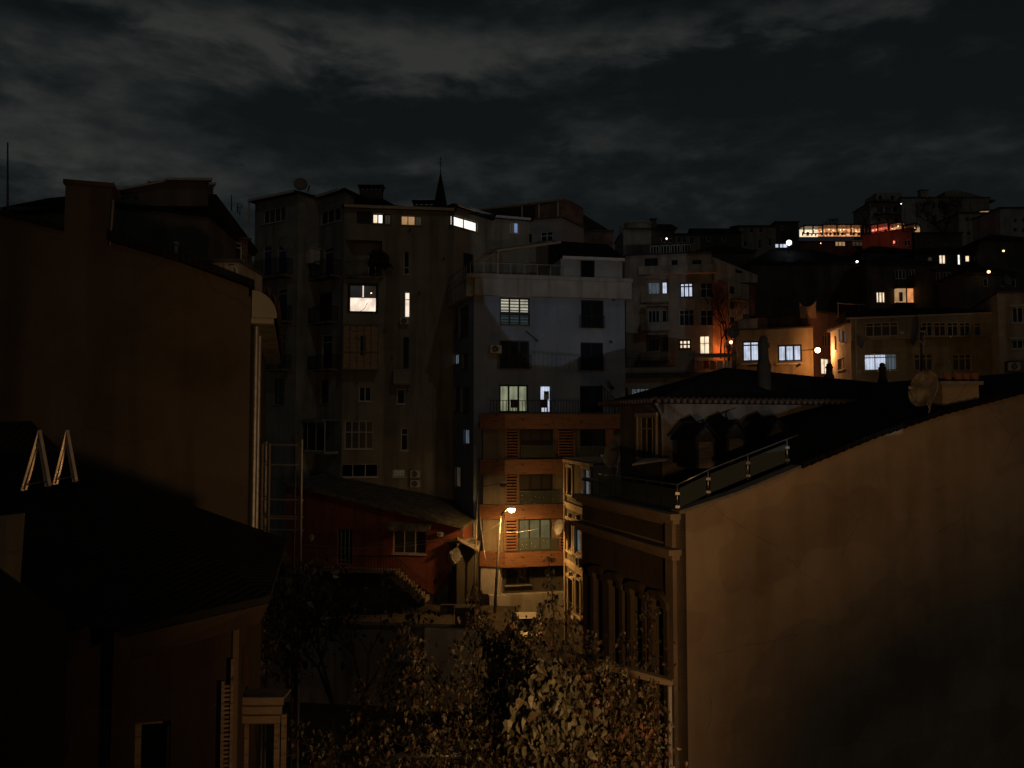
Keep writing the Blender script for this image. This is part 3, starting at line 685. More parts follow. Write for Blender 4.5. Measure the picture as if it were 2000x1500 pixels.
dish(587, 361, 61.5, 1.05, 14, 12, 'dark dish on the roof edge of the grey apartment block', True)
dish(604, 369, 61.8, .6, -65, 12, 'small dish seen edge on beside the dark rooftop dish', True)
dish(560, 478, 61, 1.0, 35, 10, 'pale dish above the blue balcony doors')
t = thing('cabinet', 'pale metal cabinet on the balcony beside a blue door', 'cabinet', b.fr[2].P(0, .5, z0))
f = b.fr[1]; u0, u1, z0, z1 = f.rect(602, 486, 622, 516, .3); m = MB(); m.box(f, u0, u1, .02, .5, z0, z1); m.box(f, u0 - .1, u1 + .06, -.0 + .01, .6, z1, z1 + .06)
col.objects.unlink(t); bpy.data.objects.remove(t)
t = thing('cabinet', 'pale metal cabinet on the balcony beside a blue door', 'cabinet', f.P((u0 + u1) / 2, .3, z0)); m.build('casing', M['plastic_white'], t)
m = MB(); m.box(f, (u0 + u1) / 2 - .01, (u0 + u1) / 2 + .01, .501, .515, z0 + .1, z1 - .1); m.build('door_seam', M['dark_frame'], t)

b2 = Bld('apartment_house', 'tall tan rendered apartment house with one big lit window, behind the street lamp', [P3, P4], at(780, 409, 61.8).z, 3, 12, 'warm_render', roofmat='brown_tiles', cap=.2)
b = b2
b.win(0, 697, 413, 726, 437, 'glass_curtain', 'dark_frame', nx=1, sill=False)
b.win(0, 727, 417, 749, 437, panes=['lit_warm', 'lit_white'], nx=2, frame='dark_frame', fw=.09); b.win(0, 750, 418, 764, 438, 'lit_dim', 'dark_frame', nx=1)
b.win(0, 783, 421, 824, 440, panes=['lit_amber', 'lit_amber', 'lit_dim'], nx=3, frame='tan_frame')
b.win(0, 788, 490, 800, 536, 'glass_dark', nx=1, ty=.3)
u0, u1, z0, z1 = b.hole(0, 674, 469, 746, 541, 1.1); fb = Frame(b.fr[0].P(0, -1.1 + .17, 0).to_2d(), b.fr[0].P(b.fr[0].L, -1.1 + .17, 0).to_2d())
add_window(b.root, fb, b.fr[0].uz(718, 500)[0], b.fr[0].uz(733, 500)[0], z0, z0 + 2.1, 'glass_black', 'white_frame', nx=1, name='balcony_door')
m = MB(); m.box(b.fr[0], u0 - .05, u1 + .05, .005, .5, z0 - .15, z0); bal = m.build('balcony', M['concrete'], b.root); m = MB(); rails(m, b.fr[0], u0 + .05, u1 - .05, .45, z0, z0 + 1.1, .12); m.build('railing', M['green_rail'], bal)
# big lit window: dark frame, split glazing above a bright blind
u0, u1, z0, z1 = b.fr[0].rect(679, 553, 739, 611); b.op[0].append((u0, u1, z0, z1))
m = MB(); fw = .2; fr = b.fr[0]
m.box(fr, u0, u1, -.16, .06, z0, z0 + .12); m.box(fr, u0, u1, -.16, .06, z1 - fw, z1); m.box(fr, u0, u0 + fw, -.16, .055, z0 + .12, z1 - fw); m.box(fr, u1 - fw, u1, -.16, .055, z0 + .12, z1 - fw)
zm = z0 + (z1 - z0) * .52; m.box(fr, u0 + fw, u1 - fw, -.14, -.04, zm - .03, zm + .03)
win = m.build('picture_window', M['dark_frame'], b.root)
m = MB(); m.box(fr, (u0 + u1) / 2 - .04, (u0 + u1) / 2 + .04, -.135, -.05, zm + .03, z1 - fw); m.build('mullion', M['lit_peach'], win)
m = MB(); m.box(fr, u0 + .1, u1 - .1, -.15, -.14, zm, z1 - .1); m.build('pane', M['lit_grey'], win)
m = MB(); m.box(fr, u0 + .1, u1 - .1, -.15, -.14, z0 + .05, zm - .001); m.build('pane', M['lit_peach'], win)
m = MB(); uu, zz = fr.uz(697, 606); pts_ = [fr.P(uu + .9 * math.sin(a) * .9, -.13, zz - .1 + 1.0 * (1 - math.cos(a))) for a in [k * .16 for k in range(9)]]; m.tube(pts_, .02, 5); m.build('cable', M['dark_frame'], win)
m = MB(); uu, zz = fr.uz(725, 572); m.lathe([(0, -.05), (.07, 0), (0, .05)], 8, fr.P(uu, -.10, zz)); m.build('ceiling_lamp', M['bulb_warm'], win)
b.win(0, 790, 570, 801, 620, 'lit_peach', 'white_frame', nx=1, ty=.7)
# boarded balcony
u0, u1, z0, z1 = fr.rect(672, 640, 739, 720); m = MB(); m.box(fr, u0, u1, .01, .9, z0 - .12, z1 + .1); bx = m.build('boarded_balcony', M['panel_wood'], b.root)
m = MB()
for k in range(6): uu = u0 + (u1 - u0) * (k / 5); m.box(fr, uu - .04, uu + .04, .905, .95, z0 - .15, z1 + .1)
for zz in (z0 - .16, z0 + 1.15, z1 + .05): m.box(fr, u0 - .1, u1 + .1, .952, .99, zz, zz + .07)
m.build('battens', M['weathered_wood'], bx)
uu0, uu1, q0, q1 = fr.rect(704, 656, 714, 694, .9); m = MB(); m.box(fr, uu0, uu1, .91, .93, q0, q1); m.build('pane', M['glass_dark'], bx)
b.win(0, 787, 658, 799, 720, 'glass_dark', 'dark_frame', nx=1, ty=.8); b.balcony(0, 768, 801, 722, 750, .8, solid='warm_render')
b.win(0, 701, 755, 725, 784, 'glass_dark', nx=2); b.win(0, 775, 760, 791, 789, 'glass_black', nx=1)
b.win(0, 673, 822, 729, 877, 'glass_curtain', nx=4, ty=.6); b.win(0, 783, 836, 797, 880, 'glass_dark', nx=1, ty=.7)
b.win(0, 664, 906, 738, 932, 'glass_black', 'white_frame', nx=3); b.win(0, 767, 917, 792, 931, 'lit_dim', 'white_frame', nx=1)
b.finish(overhang=.35)
m = MB(); m.box(fr, 0, fr.L, .36, .42, b.z1 - .02, b.z1 + .2); m.build('gutter', M['tan_frame'], b.root)
m = MB(); f = fr; u = f.uz
m.prism(f, [(0, b.z1 + .21), (f.L + 3.5, b.z1 + .21), u(860, 402), u(770, 392), (u(748, 380)), u(690, 378), (0, u(680, 372)[1])], -7, -1.2); rf = m.build('roof_slope', M['black_tiles'], b.root)
def stack(px0, px1, y0, y1, Y, n, parent):
    p0, p1 = at(px0, y1, Y), at(px1, y0, Y); zt = p1.z; m = MB()
    m.cube(p0.x, p1.x, Y, Y + .7, p0.z - 1, zt - .35); c = m.build('chimney', M['dark_render'], parent)
    k = MB(); k.cube(p0.x - .15, p1.x + .15, Y - .1, Y + .8, zt - .06, zt + .04)
    for j in range(n + 1): xx = p0.x + (p1.x - p0.x) * j / n; k.cube(xx - .05, xx + .05, Y, Y + .7, zt - .35, zt - .062)
    k.build('chimney_cap', M['brown_tiles'], c)
stack(702, 746, 362, 384, 66, 5, b.root); stack(808, 846, 392, 408, 66, 4, b.root)
ac(790, 628, 60, 'air conditioner just below the tall narrow lit window', fr=fr, s=.8); ac(811, 925, 60, 'upper of two stacked air conditioners low on the tan wall', fr=fr, s=.9); ac(811, 944, 60, 'lower of two stacked air conditioners low on the tan wall', fr=fr, s=.9)
for px, py in ((800, 450), (867, 505), (819, 571), (751, 645), (767, 697), (697, 748), (1200, 0)):
    if py:
        u_, z_ = fr.uz(px, py); m = MB(); m.tube([fr.P(u_, 0.003, z_), fr.P(u_, .22, z_ - .02)], .09, 8); m.build('vent_stub', M['dark_frame'], b.root)
b3 = Bld('attic_storey', 'rear wing of the tan apartment house with a bright white strip window under its eaves', [P4, P5, P6], at(900, 414, 64).z, 3, 9, 'warm_render', roofmat='brown_tiles', cap=.2); b = b3
b.win(0, 881, 426, 933, 447, 'lit_white', 'dark_frame', nx=2, fw=.1); b.win(1, 996, 434, 1013, 455, panes=['lit_dim', 'lit_blue'], nx=2, frame='white_frame')
b.win(0, 905, 495, 925, 540, 'glass_black', 'dark_frame', nx=1); b.finish(overhang=.4)
m = MB(); m.box(b.fr[0], 0, b.fr[0].L, .38, .44, b.z1 + .0, b.z1 + .2); m.box(b.fr[1], 0, b.fr[1].L, .38, .44, b.z1 + .0, b.z1 + .2); m.build('gutter', M['white_frame'], b.root)
# pot plant on the recessed balcony
def leaf_quads(m, c, n, rad, sz, hang=.6, rr=rnd):
    for _ in range(n):
        p = Vector((rr.gauss(0, rad), rr.gauss(0, rad), rr.gauss(0, rad))) + c
        a = Vector((rr.uniform(-1, 1), rr.uniform(-1, 1), rr.uniform(-1, .2) - hang)).normalized(); s_ = a.cross(Vector((rr.uniform(-1, 1), rr.uniform(-1, 1), rr.uniform(-1, 1)))).normalized()
        nn = a.cross(s_); L = sz * rr.uniform(.6, 1.25); w_ = L * .42
        b0 = len(m.v)
        m.v += [p, p + a * L * .25 + s_ * w_ * .85 + nn * w_ * .3, p + a * L * .62 + s_ * w_ * .75 + nn * w_ * .25, p + a * L, p + a * L * .62 - s_ * w_ * .75 + nn * w_ * .25, p + a * L * .25 - s_ * w_ * .85 + nn * w_ * .3, p + a * L * .45]
        m.f += [(b0, b0 + 1, b0 + 6), (b0 + 1, b0 + 2, b0 + 6), (b0 + 2, b0 + 3, b0 + 6), (b0 + 3, b0 + 4, b0 + 6), (b0 + 4, b0 + 5, b0 + 6), (b0 + 5, b0, b0 + 6)]
c = fr.P(fr.uz(742, 510)[0], .6, fr.uz(742, 510)[1]); t = thing('balcony_plant', 'dark leafy plant spilling over the green balcony railing', 'plant', c - Vector((0, 0, 1)))
m = MB(); leaf_quads(m, c, 130, .33, .5, .2); m.build('foliage', M['leaf_dark'], t); m = MB(); m.tube([c - Vector((0, 0, 1.1)), c], .05, 6, .02); m.build('stem', M['bark'], t)

# church spire
p = at(860, 425, 85); t = thing('church_spire', 'slender pointed church spire with a finial above the roofs', 'church spire', p)
zt = at(860, 336, 85).z; m = MB(); m.lathe([(1.05, at(860, 470, 85).z), (.98, p.z), (.03, zt)], 8, (p.x, p.y, 0)); m.build('spire', M['brown_tiles'], t)
z2 = at(860, 305, 85).z; m = MB(); m.tube([(p.x, p.y, zt - .1), (p.x, p.y, z2)], .035, 5)
for h, w_ in ((.45, .22), (.62, .3), (.8, .18)): m.tube([(p.x - w_, p.y, zt + (z2 - zt) * h), (p.x + w_, p.y, zt + (z2 - zt) * h)], .03, 4)
m.lathe([(0, zt), (.09, zt + .06), (.0, zt + .18)], 8, (p.x, p.y, 0)); m.build('finial', M['black_metal'], t)

# house with rooftop canopy behind (940-1180)
b = Bld('canopy_house', 'old stone house with an open rooftop canopy behind the blue building', [xy(940, 78), xy(1100, 76), xy(1142, 80)], at(1040, 431, 77).z, 10, 10, 'stone', roofmat='dark_render')
b.win(0, 1022, 455, 1040, 475, nx=1); b.win(0, 1056, 452, 1080, 472, nx=2, ty=.6); b.finish()
m = MB(); f = b.fr[0]; u = f.uz
m.prism(f, [u(940, 412), u(1010, 404), u(1090, 394), u(1104, 391), u(1104, 388), u(1090, 391), u(1010, 400), u(940, 409)], -5, .3); cn = m.build('canopy', M['weathered_wood'], b.root)
for x in (1020, 1053, 1090): m = MB(); m.box(f, u(x, 410)[0] - .05, u(x, 410)[0] + .05, 0, .1, b.z1 + .122, u(x, 400)[1] + .3); m.build('canopy_post', M['tan_frame'], cn)
m = MB(); f1 = b.fr[1]; u1_ = f1.uz
m.prism(f1, [(0, b.z1 + .125), (f1.L, b.z1 + .125), (f1.L, u1_(1140, 406)[1]), (f1.L * .5, u1_(1120, 394)[1]), (0, u1_(1102, 389)[1])], -3, -.05); m.build('brick_gable', M['old_brick'], b.root)
b = Bld('slope_house', 'low house with a steep lean-to roof right of the canopy house', [xy(1142, 84), xy(1200, 84)], at(1160, 452, 84).z, 10, 8, 'old_brick', 'house'); b.finish()
m = MB(); f = b.fr[0]; u = f.uz; m.prism(f, [u(1138, 452), u(1186, 452), u(1186, 448), u(1140, 420)], -6, .2); m.build('lean_to', M['brown_tiles'], b.root)
dish(1212, 449, 82, .9, 60, 10, 'dark dish on the low roof between the canopy house and the round tower', True)

# ------------------------------------------------------------------ blue and timber apartment building
Q0 = Vector(xy(880, 63.6)); Q1 = Vector(xy(925, 56.3)); Q2 = Vector(xy(1222, 58.2))
ZT = at(1000, 574, 57).z
b = Bld('timber_banded_building', 'modern apartment building, blue rendered above and timber banded below, behind the lit street lamp', [Q0, Q1, Q2], ZT, 0, 9, 'blue_render', reveal=.2, roofmat='dark_render', cap=.1); WB = b
F1 = b.fr[1]; b.bd = SD
b.win(1, 976, 581, 1035, 612, 'lit_blinds', 'dark_frame', nx=3, fw=.12, sill=False); b.win(1, 976, 612.2, 1035, 636, 'lit_blinds_low', 'dark_frame', nx=3, fw=.12)
b.win(1, 1135, 586, 1179, 641, 'glass_dark', 'dark_frame', nx=2); b.win(1, 976, 665, 1034, 720, 'glass_dark', 'dark_frame', nx=3, fw=.1); b.win(1, 1134, 669, 1178, 724, 'glass_dark', 'dark_frame', nx=2)
b.win(1, 975, 751, 1032, 806, 'lit_green', 'dark_frame', nx=3, fw=.13, sill=False); b.win(1, 1133, 754, 1177, 806, 'glass_black', 'dark_frame', nx=2)
b.win(1, 1055, 753, 1076, 806, 'lit_cool', 'dark_frame', nx=1, sill=False, name='glass_door')
def boxon(fr, x0, y0, x1, y1, d0, d1, mat, name, parent, d=0):
    u0, u1, z0, z1 = fr.rect(x0, y0, x1, y1, d); m = MB(); m.box(fr, u0, u1, d0, d1, z0, z1); return m.build(name, M[mat], parent)
for x0, x1, y0, y1 in ((1131, 1181, 617, 641), (1130, 1180, 698, 724)):
    u0, u1, z0, z1 = F1.rect(x0, y0, x1, y1); m = MB(); rails(m, F1, u0, u1, .1, z0, z1, .1); m.build('window_guard', M['black_metal'], b.root)
u0, u1, z0, z1 = F1.rect(972, 693, 1038, 720); m = MB(); rails(m, F1, u0, u1, .1, z0, z1, .1); m.build('window_guard', M['black_metal'], b.root)
# side face windows
b.win(0, 884, 598, 893, 650, 'glass_dark', 'dark_frame', nx=1); b.win(0, 896, 600, 915, 660, 'glass_black', 'dark_frame', nx=2); b.win(0, 886, 690, 899, 711, panes=['lit_cool_dim', 'glass_dark'], nx=2, frame='dark_frame')
b.win(0, 902, 690, 914, 722, 'glass_black', 'dark_frame', nx=1); b.win(0, 886, 755, 897, 805, 'glass_black', 'dark_frame', nx=1); b.win(0, 900, 757, 916, 807, 'glass_black', 'dark_frame', nx=2)
b.win(0, 905, 838, 920, 868, panes=['lit_cool_dim', 'glass_dark'], nx=2, frame='dark_frame'); b.win(0, 888, 912, 903, 953, panes=['lit_dim', 'glass_dark'], nx=2, frame='dark_frame')
b.finish(overhang=.0)
# roof band and coping
m = MB(); zc0, zc1 = ZT - .25, at(1000, 541, 57).z
f0 = b.fr[0]
m.box(F1, -.02, F1.L + .35, .0 - .4, .55, zc0, zc1 - .26); m.box(f0, 0, f0.L + .0, -.4, .55, zc0, zc1 - .26); pb = m.build('roof_band', M['white_render'], b.root)
m = MB(); m.box(F1, -.6, F1.L + .42, -.45, .63, zc1 - .258, zc1); m.box(f0, 0, f0.L - .02, -.45, .63, zc1 - .258, zc1 - .004); m.build('coping', M['white_render'], b.root)
m = MB(); rails(m, F1, -.3, F1.uz(1098, 530)[0], .4, zc1, at(1000, 518, 57).z, .88, .022); m.box(f0, .3, f0.L, .37, .41, at(1000, 518, 57).z - .04, at(1000, 518, 57).z)
for k in range(12): m.box(f0, .3 + k * .6, .34 + k * .6, .37, .41, zc1, at(1000, 518, 57).z - .04)
m.build('roof_railing', M['galvanised'], b.root)
# penthouse
u0, u1 = F1.uz(1100, 520)[0], F1.uz(1222, 520)[0]; zp = at(1150, 503, 58).z
m = MB(); fp = Frame(F1.P(u0, -.8, 0).to_2d(), F1.P(u1, -.8, 0).to_2d())
m.box(fp, 0, fp.L, -4, 0, zc0 + .26, zp); ph = m.build('penthouse', M['white_render'], b.root)
m = MB(); zq = at(1150, 468, 60).z; m.prism(F1, [(u0 - .1, zp), (u1, zp), (u1 - .6, zq - .1), (u0 - .1, zq)], -4.5, -3.0)
m.quad(F1.P(u0 - .1, -.2, zp + .02), F1.P(u1 + .1, -.2, zp + .02), F1.P(u1 - .5, -3, zq - .1), F1.P(u0 - .1, -3, zq)); m.build('penthouse_roof', M['black_tiles'], b.root)
m = MB()
nb = 26
for k in range(nb):
    a = u0 + (u1 - u0) * k / nb; c = u0 + (u1 - u0) * (k + 1) / nb; m.prism(F1, [(a, zp - .14), ((a + c) / 2, zp - .24), (c, zp - .14), (c, zp + .04), (a, zp + .04)], -.2, -.16)
m.build('valance', M['cloth_white'], b.root)
add_window(ph, Frame(fp.P(0, .17, 0).to_2d(), fp.P(fp.L, .17, 0).to_2d()), fp.uz(1134, 520)[0], fp.uz(1161, 520)[0], zc1 - .8, at(1150, 506, 58).z, 'glass_black', 'dark_frame', nx=1, sill=False, name='door')
# roof terrace awning
m = MB(); a = F1.uz(974, 486); c = F1.uz(1098, 469)
m.quad(F1.P(a[0], -.3, a[1]), F1.P(c[0], -.3, c[1]), F1.P(c[0], -3.6, c[1] + .5), F1.P(a[0] - .5, -3.6, a[1] + .3)); m.prism(F1, [(a[0], a[1] - .16), (c[0], c[1] - .16), (c[0], c[1] + .02), (a[0], a[1] + .02)], -.3, -.27)
m.tube([F1.P(a[0] - 1.2, -.3, F1.uz(944, 511)[1]), F1.P(a[0], -.28, a[1])], .04, 6)
aw = m.build('awning', M['cloth_tan'], b.root); m = MB(); m.tube([F1.P(a[0], -.28, zc1), F1.P(a[0], -.28, a[1])], .05, 6); m.build('awning_post', M['tan_frame'], aw)
# timber storeys, slightly proud of the wall; each balcony band stands out
DB = .75
B0 = Vector(xy(937, 55.2)); BM = Vector(xy(986, 54.6)); BR = Vector(xy(1232, 56.6))
fb0 = Frame(B0, BM); fb1 = Frame(BM, BR)
ys = [(808, 838), (897, 926), (985, 1013), (1077, 1106)]
for j, (y0, y1) in enumerate(ys):
    z1 = at(1040, y0, 55.2).z; z0 = at(1040, y1, 55.2).z
    m = MB(); m.box(fb0, 0, fb0.L - .02, -1.5, 0, z0, z1); m.box(fb1, .0, fb1.L, -1.9, 0 if j != 2 else .05, z0, z1); m.build('timber_band', M['wood_band'], b.root)
    if j < 3: 
        nz = at(1040, ys[j + 1][0], 55.2).z
        m = MB(); fm0 = Frame(fb0.P(0, -.25, 0).to_2d(), fb0.P(fb0.L, -.25, 0).to_2d()); m.box(fb0, .15, fb0.L - .02, -1.5, -.25, nz + .003, z0 - .003); m.box(fb1, .0, fb1.L, -1.6, -.45, nz + .003, z0 - .003); m.build('storey_wall', M['storey_render'], b.root)
fi = Frame(fb1.P(0, -.45, 0).to_2d(), fb1.P(fb1.L, -.45, 0).to_2d())
fo_ = Frame(fb1.P(0, -.27, 0).to_2d(), fb1.P(fb1.L, -.27, 0).to_2d())
def tw(x0, y0, x1, y1, pane, nx=3): 
    u0, u1, z0, z1 = fo_.rect(x0, y0, x1, y1); return add_window(b.root, fo_, u0, u1, z0, z1, pane, 'dark_frame', nx=nx, fw=.1, sill=False, dep=.16)
tw(1016, 838.5, 1080, 896, 'glass_curtain'); tw(1133, 838.5, 1183, 896, 'glass_dark', 2); tw(1015, 926.5, 1079, 984, 'glass_curtain'); tw(1013, 1013.5, 1077, 1076, 'lit_curtain')
def louvre(x0, y0, x1, y1):
    u0, u1, z0, z1 = fo_.rect(x0, y0, x1, y1); m = MB(); m.box(fo_, u0, u0 + .06, -.1, .06, z0, z1); m.box(fo_, u1 - .06, u1, -.1, .06, z0, z1)
    k_ = MB(); k_.box(fo_, u0 + .061, u1 - .061, -.17, -.14, z0 + .01, z1 - .01); k_.build('louvre_shade_sheet', M['black_matt'], b.root)  # black sheet stands in for the shade between slats
    z = z0 + .03
    while z < z1 - .08: m.box(fo_, u0 + .06, u1 - .06, -.06, .04, z, z + .10); z += .2
    m.build('louvre_panel', M['wood_band'], b.root)
for a in ((987, 839, 1014, 896), (1090, 839, 1122, 896), (987, 927, 1012, 984), (983.5, 1014, 1011, 1076), (1093, 1014, 1118, 1076)): louvre(*a)
boxon(fo_, 1183, 838.5, 1197, 897, -.15, .2, 'wood_band', 'timber_pier', b.root)
for x0, y0, x1, y1 in ((1016, 870, 1083, 895), (1130, 871, 1184, 896), (1014, 958, 1089, 984.5), (1011, 1050, 1086, 1076.5)):
    u0, u1, z0, z1 = fo_.rect(x0, y0, x1, y1); m = MB(); m.box(fo_, u0, u1, .12, .135, z0, z1 - .03); g = m.build('glass_guard', M['rail_glass'], b.root)
    m = MB(); m.box(fo_, u0, u1, .1, .15, z1 - .03, z1); m.build('handrail', M['steel'], g)
# ground floor
u0, u1, z0, z1 = fi.rect(983, 1107, 1110, 1158); m = MB(); m.box(fi, 0, u1 + 2, -1.2, -.3, z0, at(1040, 1106, 55.2).z - .004); m.build('ground_floor_wall', M['dark_render'], b.root)
m = MB(); m.box(fi, -1.0, u1 + 3, -1.2, .25, -1, z0 - .002); m.box(fb0, .05, fb0.L - .4, -1.2, -.12, z0, at(960, 1107, 55.2).z); m.build('plinth', M['white_render'], b.root)
add_window(b.root, Frame(fi.P(0, -.13, 0).to_2d(), fi.P(fi.L, -.13, 0).to_2d()), fi.uz(989, 1120)[0], fi.uz(1037, 1120)[0], fi.uz(1000, 1144)[1], fi.uz(1000, 1110)[1], 'glass_black', 'dark_frame', nx=2, dep=.16)
# terrace balustrade on the set-back storey
zt0 = at(1040, 808, 55.2).z; m = MB(); rails(m, fb1, -1.0, fb1.L, -.1, zt0, at(1040, 782, 55.2).z, .22, .02); m.build('terrace_railing', M['black_metal'], b.root)
s0, s1 = F1.uz(1172, 752), F1.uz(1224, 806); m = MB()
for k in range(9):
    q = k / 8; uu = s0[0] + (s1[0] - s0[0]) * q; zz = s0[1] + (s1[1] - s0[1]) * q; m.box(F1, uu - .02, uu + .02, .2, .24, zz - 1.0, zz)
m.tube([F1.P(s0[0], .22, s0[1]), F1.P(s1[0], .22, s1[1])], .03, 5); m.build('stair_railing', M['black_metal'], b.root)
for (x0, y0, x1, y1) in ((1026, 647, 1048, 665), (1185, 744, 1196, 757)):
    p0, p1 = F1.uz(x0, y0), F1.uz(x1, y1); m = MB(); m.tube([F1.P(p0[0], .2, p0[1]), F1.P(p1[0], .12, p1[1])], .05, 6); m.tube([F1.P(p1[0], .01, p1[1]), F1.P(p1[0], .3, p1[1] - .05)], .09, 8); m.build('flue', M['dark_frame'], b.root)
for x, y in ((1044, 577), (1197, 587), (1192, 669)):
    u_, z_ = F1.uz(x, y); m = MB(); m.tube([F1.P(u_, .01, z_ + .08), F1.P(u_, .3, z_)], .09, 8); m.build('wall_vent', M['white_frame' if x == 1044 else 'dark_frame'], b.root)
ac(967, 683, 56, 'round fan air conditioner on the left of the blue wall', fr=F1, s=.95)
boxon(Frame(F1.P(0, -.17, 0).to_2d(), F1.P(F1.L, -.17, 0).to_2d()), 1062, 764, 1072, 781, .0, .06, 'plastic_white', 'wall_heater', b.root)
boxon(Frame(F1.P(0, -.17, 0).to_2d(), F1.P(F1.L, -.17, 0).to_2d()), 1064, 766, 1070, 770, .061, .07, 'dark_frame', 'heater_grille', b.root)
# things on the set-back terrace
def chair(px, Y, label, rz):
    t = thing('terrace_chair', label, 'chair', (at(px, 800, Y).x, Y, zt0), 'chairs on the lit terrace')
    x, y, z = t.location
    m = MB(); m.cube(x - .25, x + .25, y - .25, y + .25, z + .42, z + .46); m.build('seat', M['black_metal'], t)
    m = MB(); m.cube(x - .25, x + .25, y - .25, y - .21, z + .46, z + .98); m.build('backrest', M['black_metal'], t)
    for sx in (-.22, .22):
        for sy in (-.22, .22): m = MB(); m.cube(x + sx - .02, x + sx + .02, y + sy - .02, y + sy + .02, z, z + .42); m.build('leg', M['black_metal'], t)
chair(1004, 55.6, 'dark chair silhouetted against the greenish lit terrace window', 0); chair(1062, 55.6, 'dark chair in front of the bright white terrace door', 0)

# ------------------------------------------------------------------ red house with outside stair
RA = Vector(xy(560, 55.6)); RB_ = Vector(xy(905, 53.5)); b = Bld('red_house', 'low red painted house with outside stair, left of the street lamp', [RA, RB_], at(700, 1108, 49).z, 0, .3, 'red_paint', 'house', reveal=.2)
f = b.fr[0]; root = b.root
def panelwall(m, fr, top, z0, ops):
    pass
tp = [f.uz(560, 945), f.uz(600, 953), f.uz(905, 1028)]
ops = [f.rect(657, 1033, 688, 1103), f.rect(767, 1033, 832, 1082)]
m = MB(); zb = f.uz(700, 1108)[1]; zl = tp[2][1]
us = sorted({0, f.L, *[q for o in ops for q in o[:2]]}); zs = sorted({zb, zl, *[q for o in ops for q in o[2:]]})
for a in range(len(us) - 1):
    for c in range(len(zs) - 1):
        uc, zc_ = (us[a] + us[a + 1]) / 2, (zs[c] + zs[c + 1]) / 2
        if any(o[0] < uc < o[1] and o[2] < zc_ < o[3] for o in ops): continue
        m.quad(f.P(us[a], 0, zs[c]), f.P(us[a + 1], 0, zs[c]), f.P(us[a + 1], 0, zs[c + 1]), f.P(us[a], 0, zs[c + 1]))
m.add([f.P(0, 0, zl), f.P(f.L, 0, zl), f.P(tp[1][0], 0, tp[1][1]), f.P(0, 0, tp[0][1])], [(0, 1, 2, 3)])
for o in ops:
    m.quad(f.P(o[0], 0, o[2]), f.P(o[0], -.2, o[2]), f.P(o[0], -.2, o[3]), f.P(o[0], 0, o[3])); m.quad(f.P(o[1], -.2, o[2]), f.P(o[1], 0, o[2]), f.P(o[1], 0, o[3]), f.P(o[1], -.2, o[3])); m.quad(f.P(o[0], -.2, o[3]), f.P(o[1], -.2, o[3]), f.P(o[1], 0, o[3]), f.P(o[0], 0, o[3])); m.quad(f.P(o[0], 0, o[2]), f.P(o[1], 0, o[2]), f.P(o[1], -.2, o[2]), f.P(o[0], -.2, o[2]))
bk = -f.n * 8
m.quad(f.P(f.L, 0, 1), f.P(f.L, -8, 1), f.P(f.L, -8, zl), f.P(f.L, 0, zl)); m.quad(f.P(0, -8, 1), f.P(0, 0, 1), f.P(0, 0, tp[0][1]), f.P(0, -8, tp[0][1]))
# lamplit patch of wall drawn as a red triangle beside the stair
t1, t2, t3, t4 = f.uz(760, 1108), f.uz(905, 1108), f.uz(905, 1050), f.uz(846, 1162)
m.add([f.P(t1[0], -.001, zb), f.P(t4[0], -.001, t4[1]), f.P(f.uz(880, 1108)[0], -.001, zb)], [(0, 1, 2)])
m.build('wall', M['red_paint'], root)
m = MB(); m.box(f, 0, f.L, -.3, -.06, 1, zb - .003); m.build('lower_wall', M['dark_render'], root)
d = add_window(root, f, *ops[0], pane='glass_green', frame='tan_frame', nx=4, ty=.12, sill=False, dep=.2, name='door'); wdw = add_window(root, f, *ops[1], pane='glass_curtain', nx=3, dep=.2)
m = MB(); u0, u1, z0, z1 = f.rect(762, 1023, 846, 1035); n = 26
for k in range(n):
    a = u0 + (u1 - u0) * k / n; m.tube([f.P(a, .02, z1 + .1), f.P(a, .75, z0)], .055, 5)
m.build('window_canopy', M['sheet_roof'], root)
# roof sheet
m = MB(); e0 = tp[0]; e1 = tp[1]; e2 = (f.uz(909, 1029)); ov = .45
for (a, c) in ((e0, e1), (e1, e2)):
    m.hexa([f.P(a[0], ov, a[1] - .10), f.P(c[0], ov, c[1] - .10), f.P(c[0], -8, c[1] + .12), f.P(a[0], -8, a[1] + .2), f.P(a[0], ov, a[1] + .12), f.P(c[0], ov, c[1] + .12), f.P(c[0], -8, c[1] + .32), f.P(a[0], -8, a[1] + .42)])
m.build('roof', M['sheet_roof'], root)
m = MB(); m.tube([f.P(e2[0] - .1, .5, e2[1] - .05), f.P(e2[0] - .1, .35, e2[1] - .55), f.P(e2[0] - .9, .12, e2[1] - 1.2), f.P(e2[0] - .95, .1, e2[1] - 3)], .06, 8); m.build('downpipe', M['galvanised'], root)
# landing and stair
u0 = f.uz(635, 1104)[0]; u1 = f.uz(782, 1108)[0]
m = MB(); m.box(f, u0, u1, .004, 1.1, zb - .16, zb); m.build('landing', M['concrete'], root)
us_, ue = f.uz(782, 1110), f.uz(840, 1160); m = MB(); ns = 8
for k in range(ns):
    ua = us_[0] + (ue[0] - us_[0]) * k / ns; ub = us_[0] + (ue[0] - us_[0]) * (k + 1) / ns; zz = zb - (zb - ue[1]) * (k + 1) / ns
    m.box(f, ua + .002, ub, .1, 1.1, zz - .34, zz)
m.build('stair', M['concrete'], root)
m = MB(); rails(m, f, u0, u1, 1.05, zb, zb + .95, .2)
for k in range(13):
    q = k / 12; uu = us_[0] + (ue[0] - us_[0]) * q; zz = zb - (zb - ue[1]) * q; m.box(f, uu - .012, uu + .012, 1.04, 1.065, zz, zz + .95)
m.tube([f.P(us_[0], 1.05, zb + .95), f.P(ue[0], 1.05, ue[1] + .95)], .025, 5); m.build('stair_railing', M['black_metal'], root)
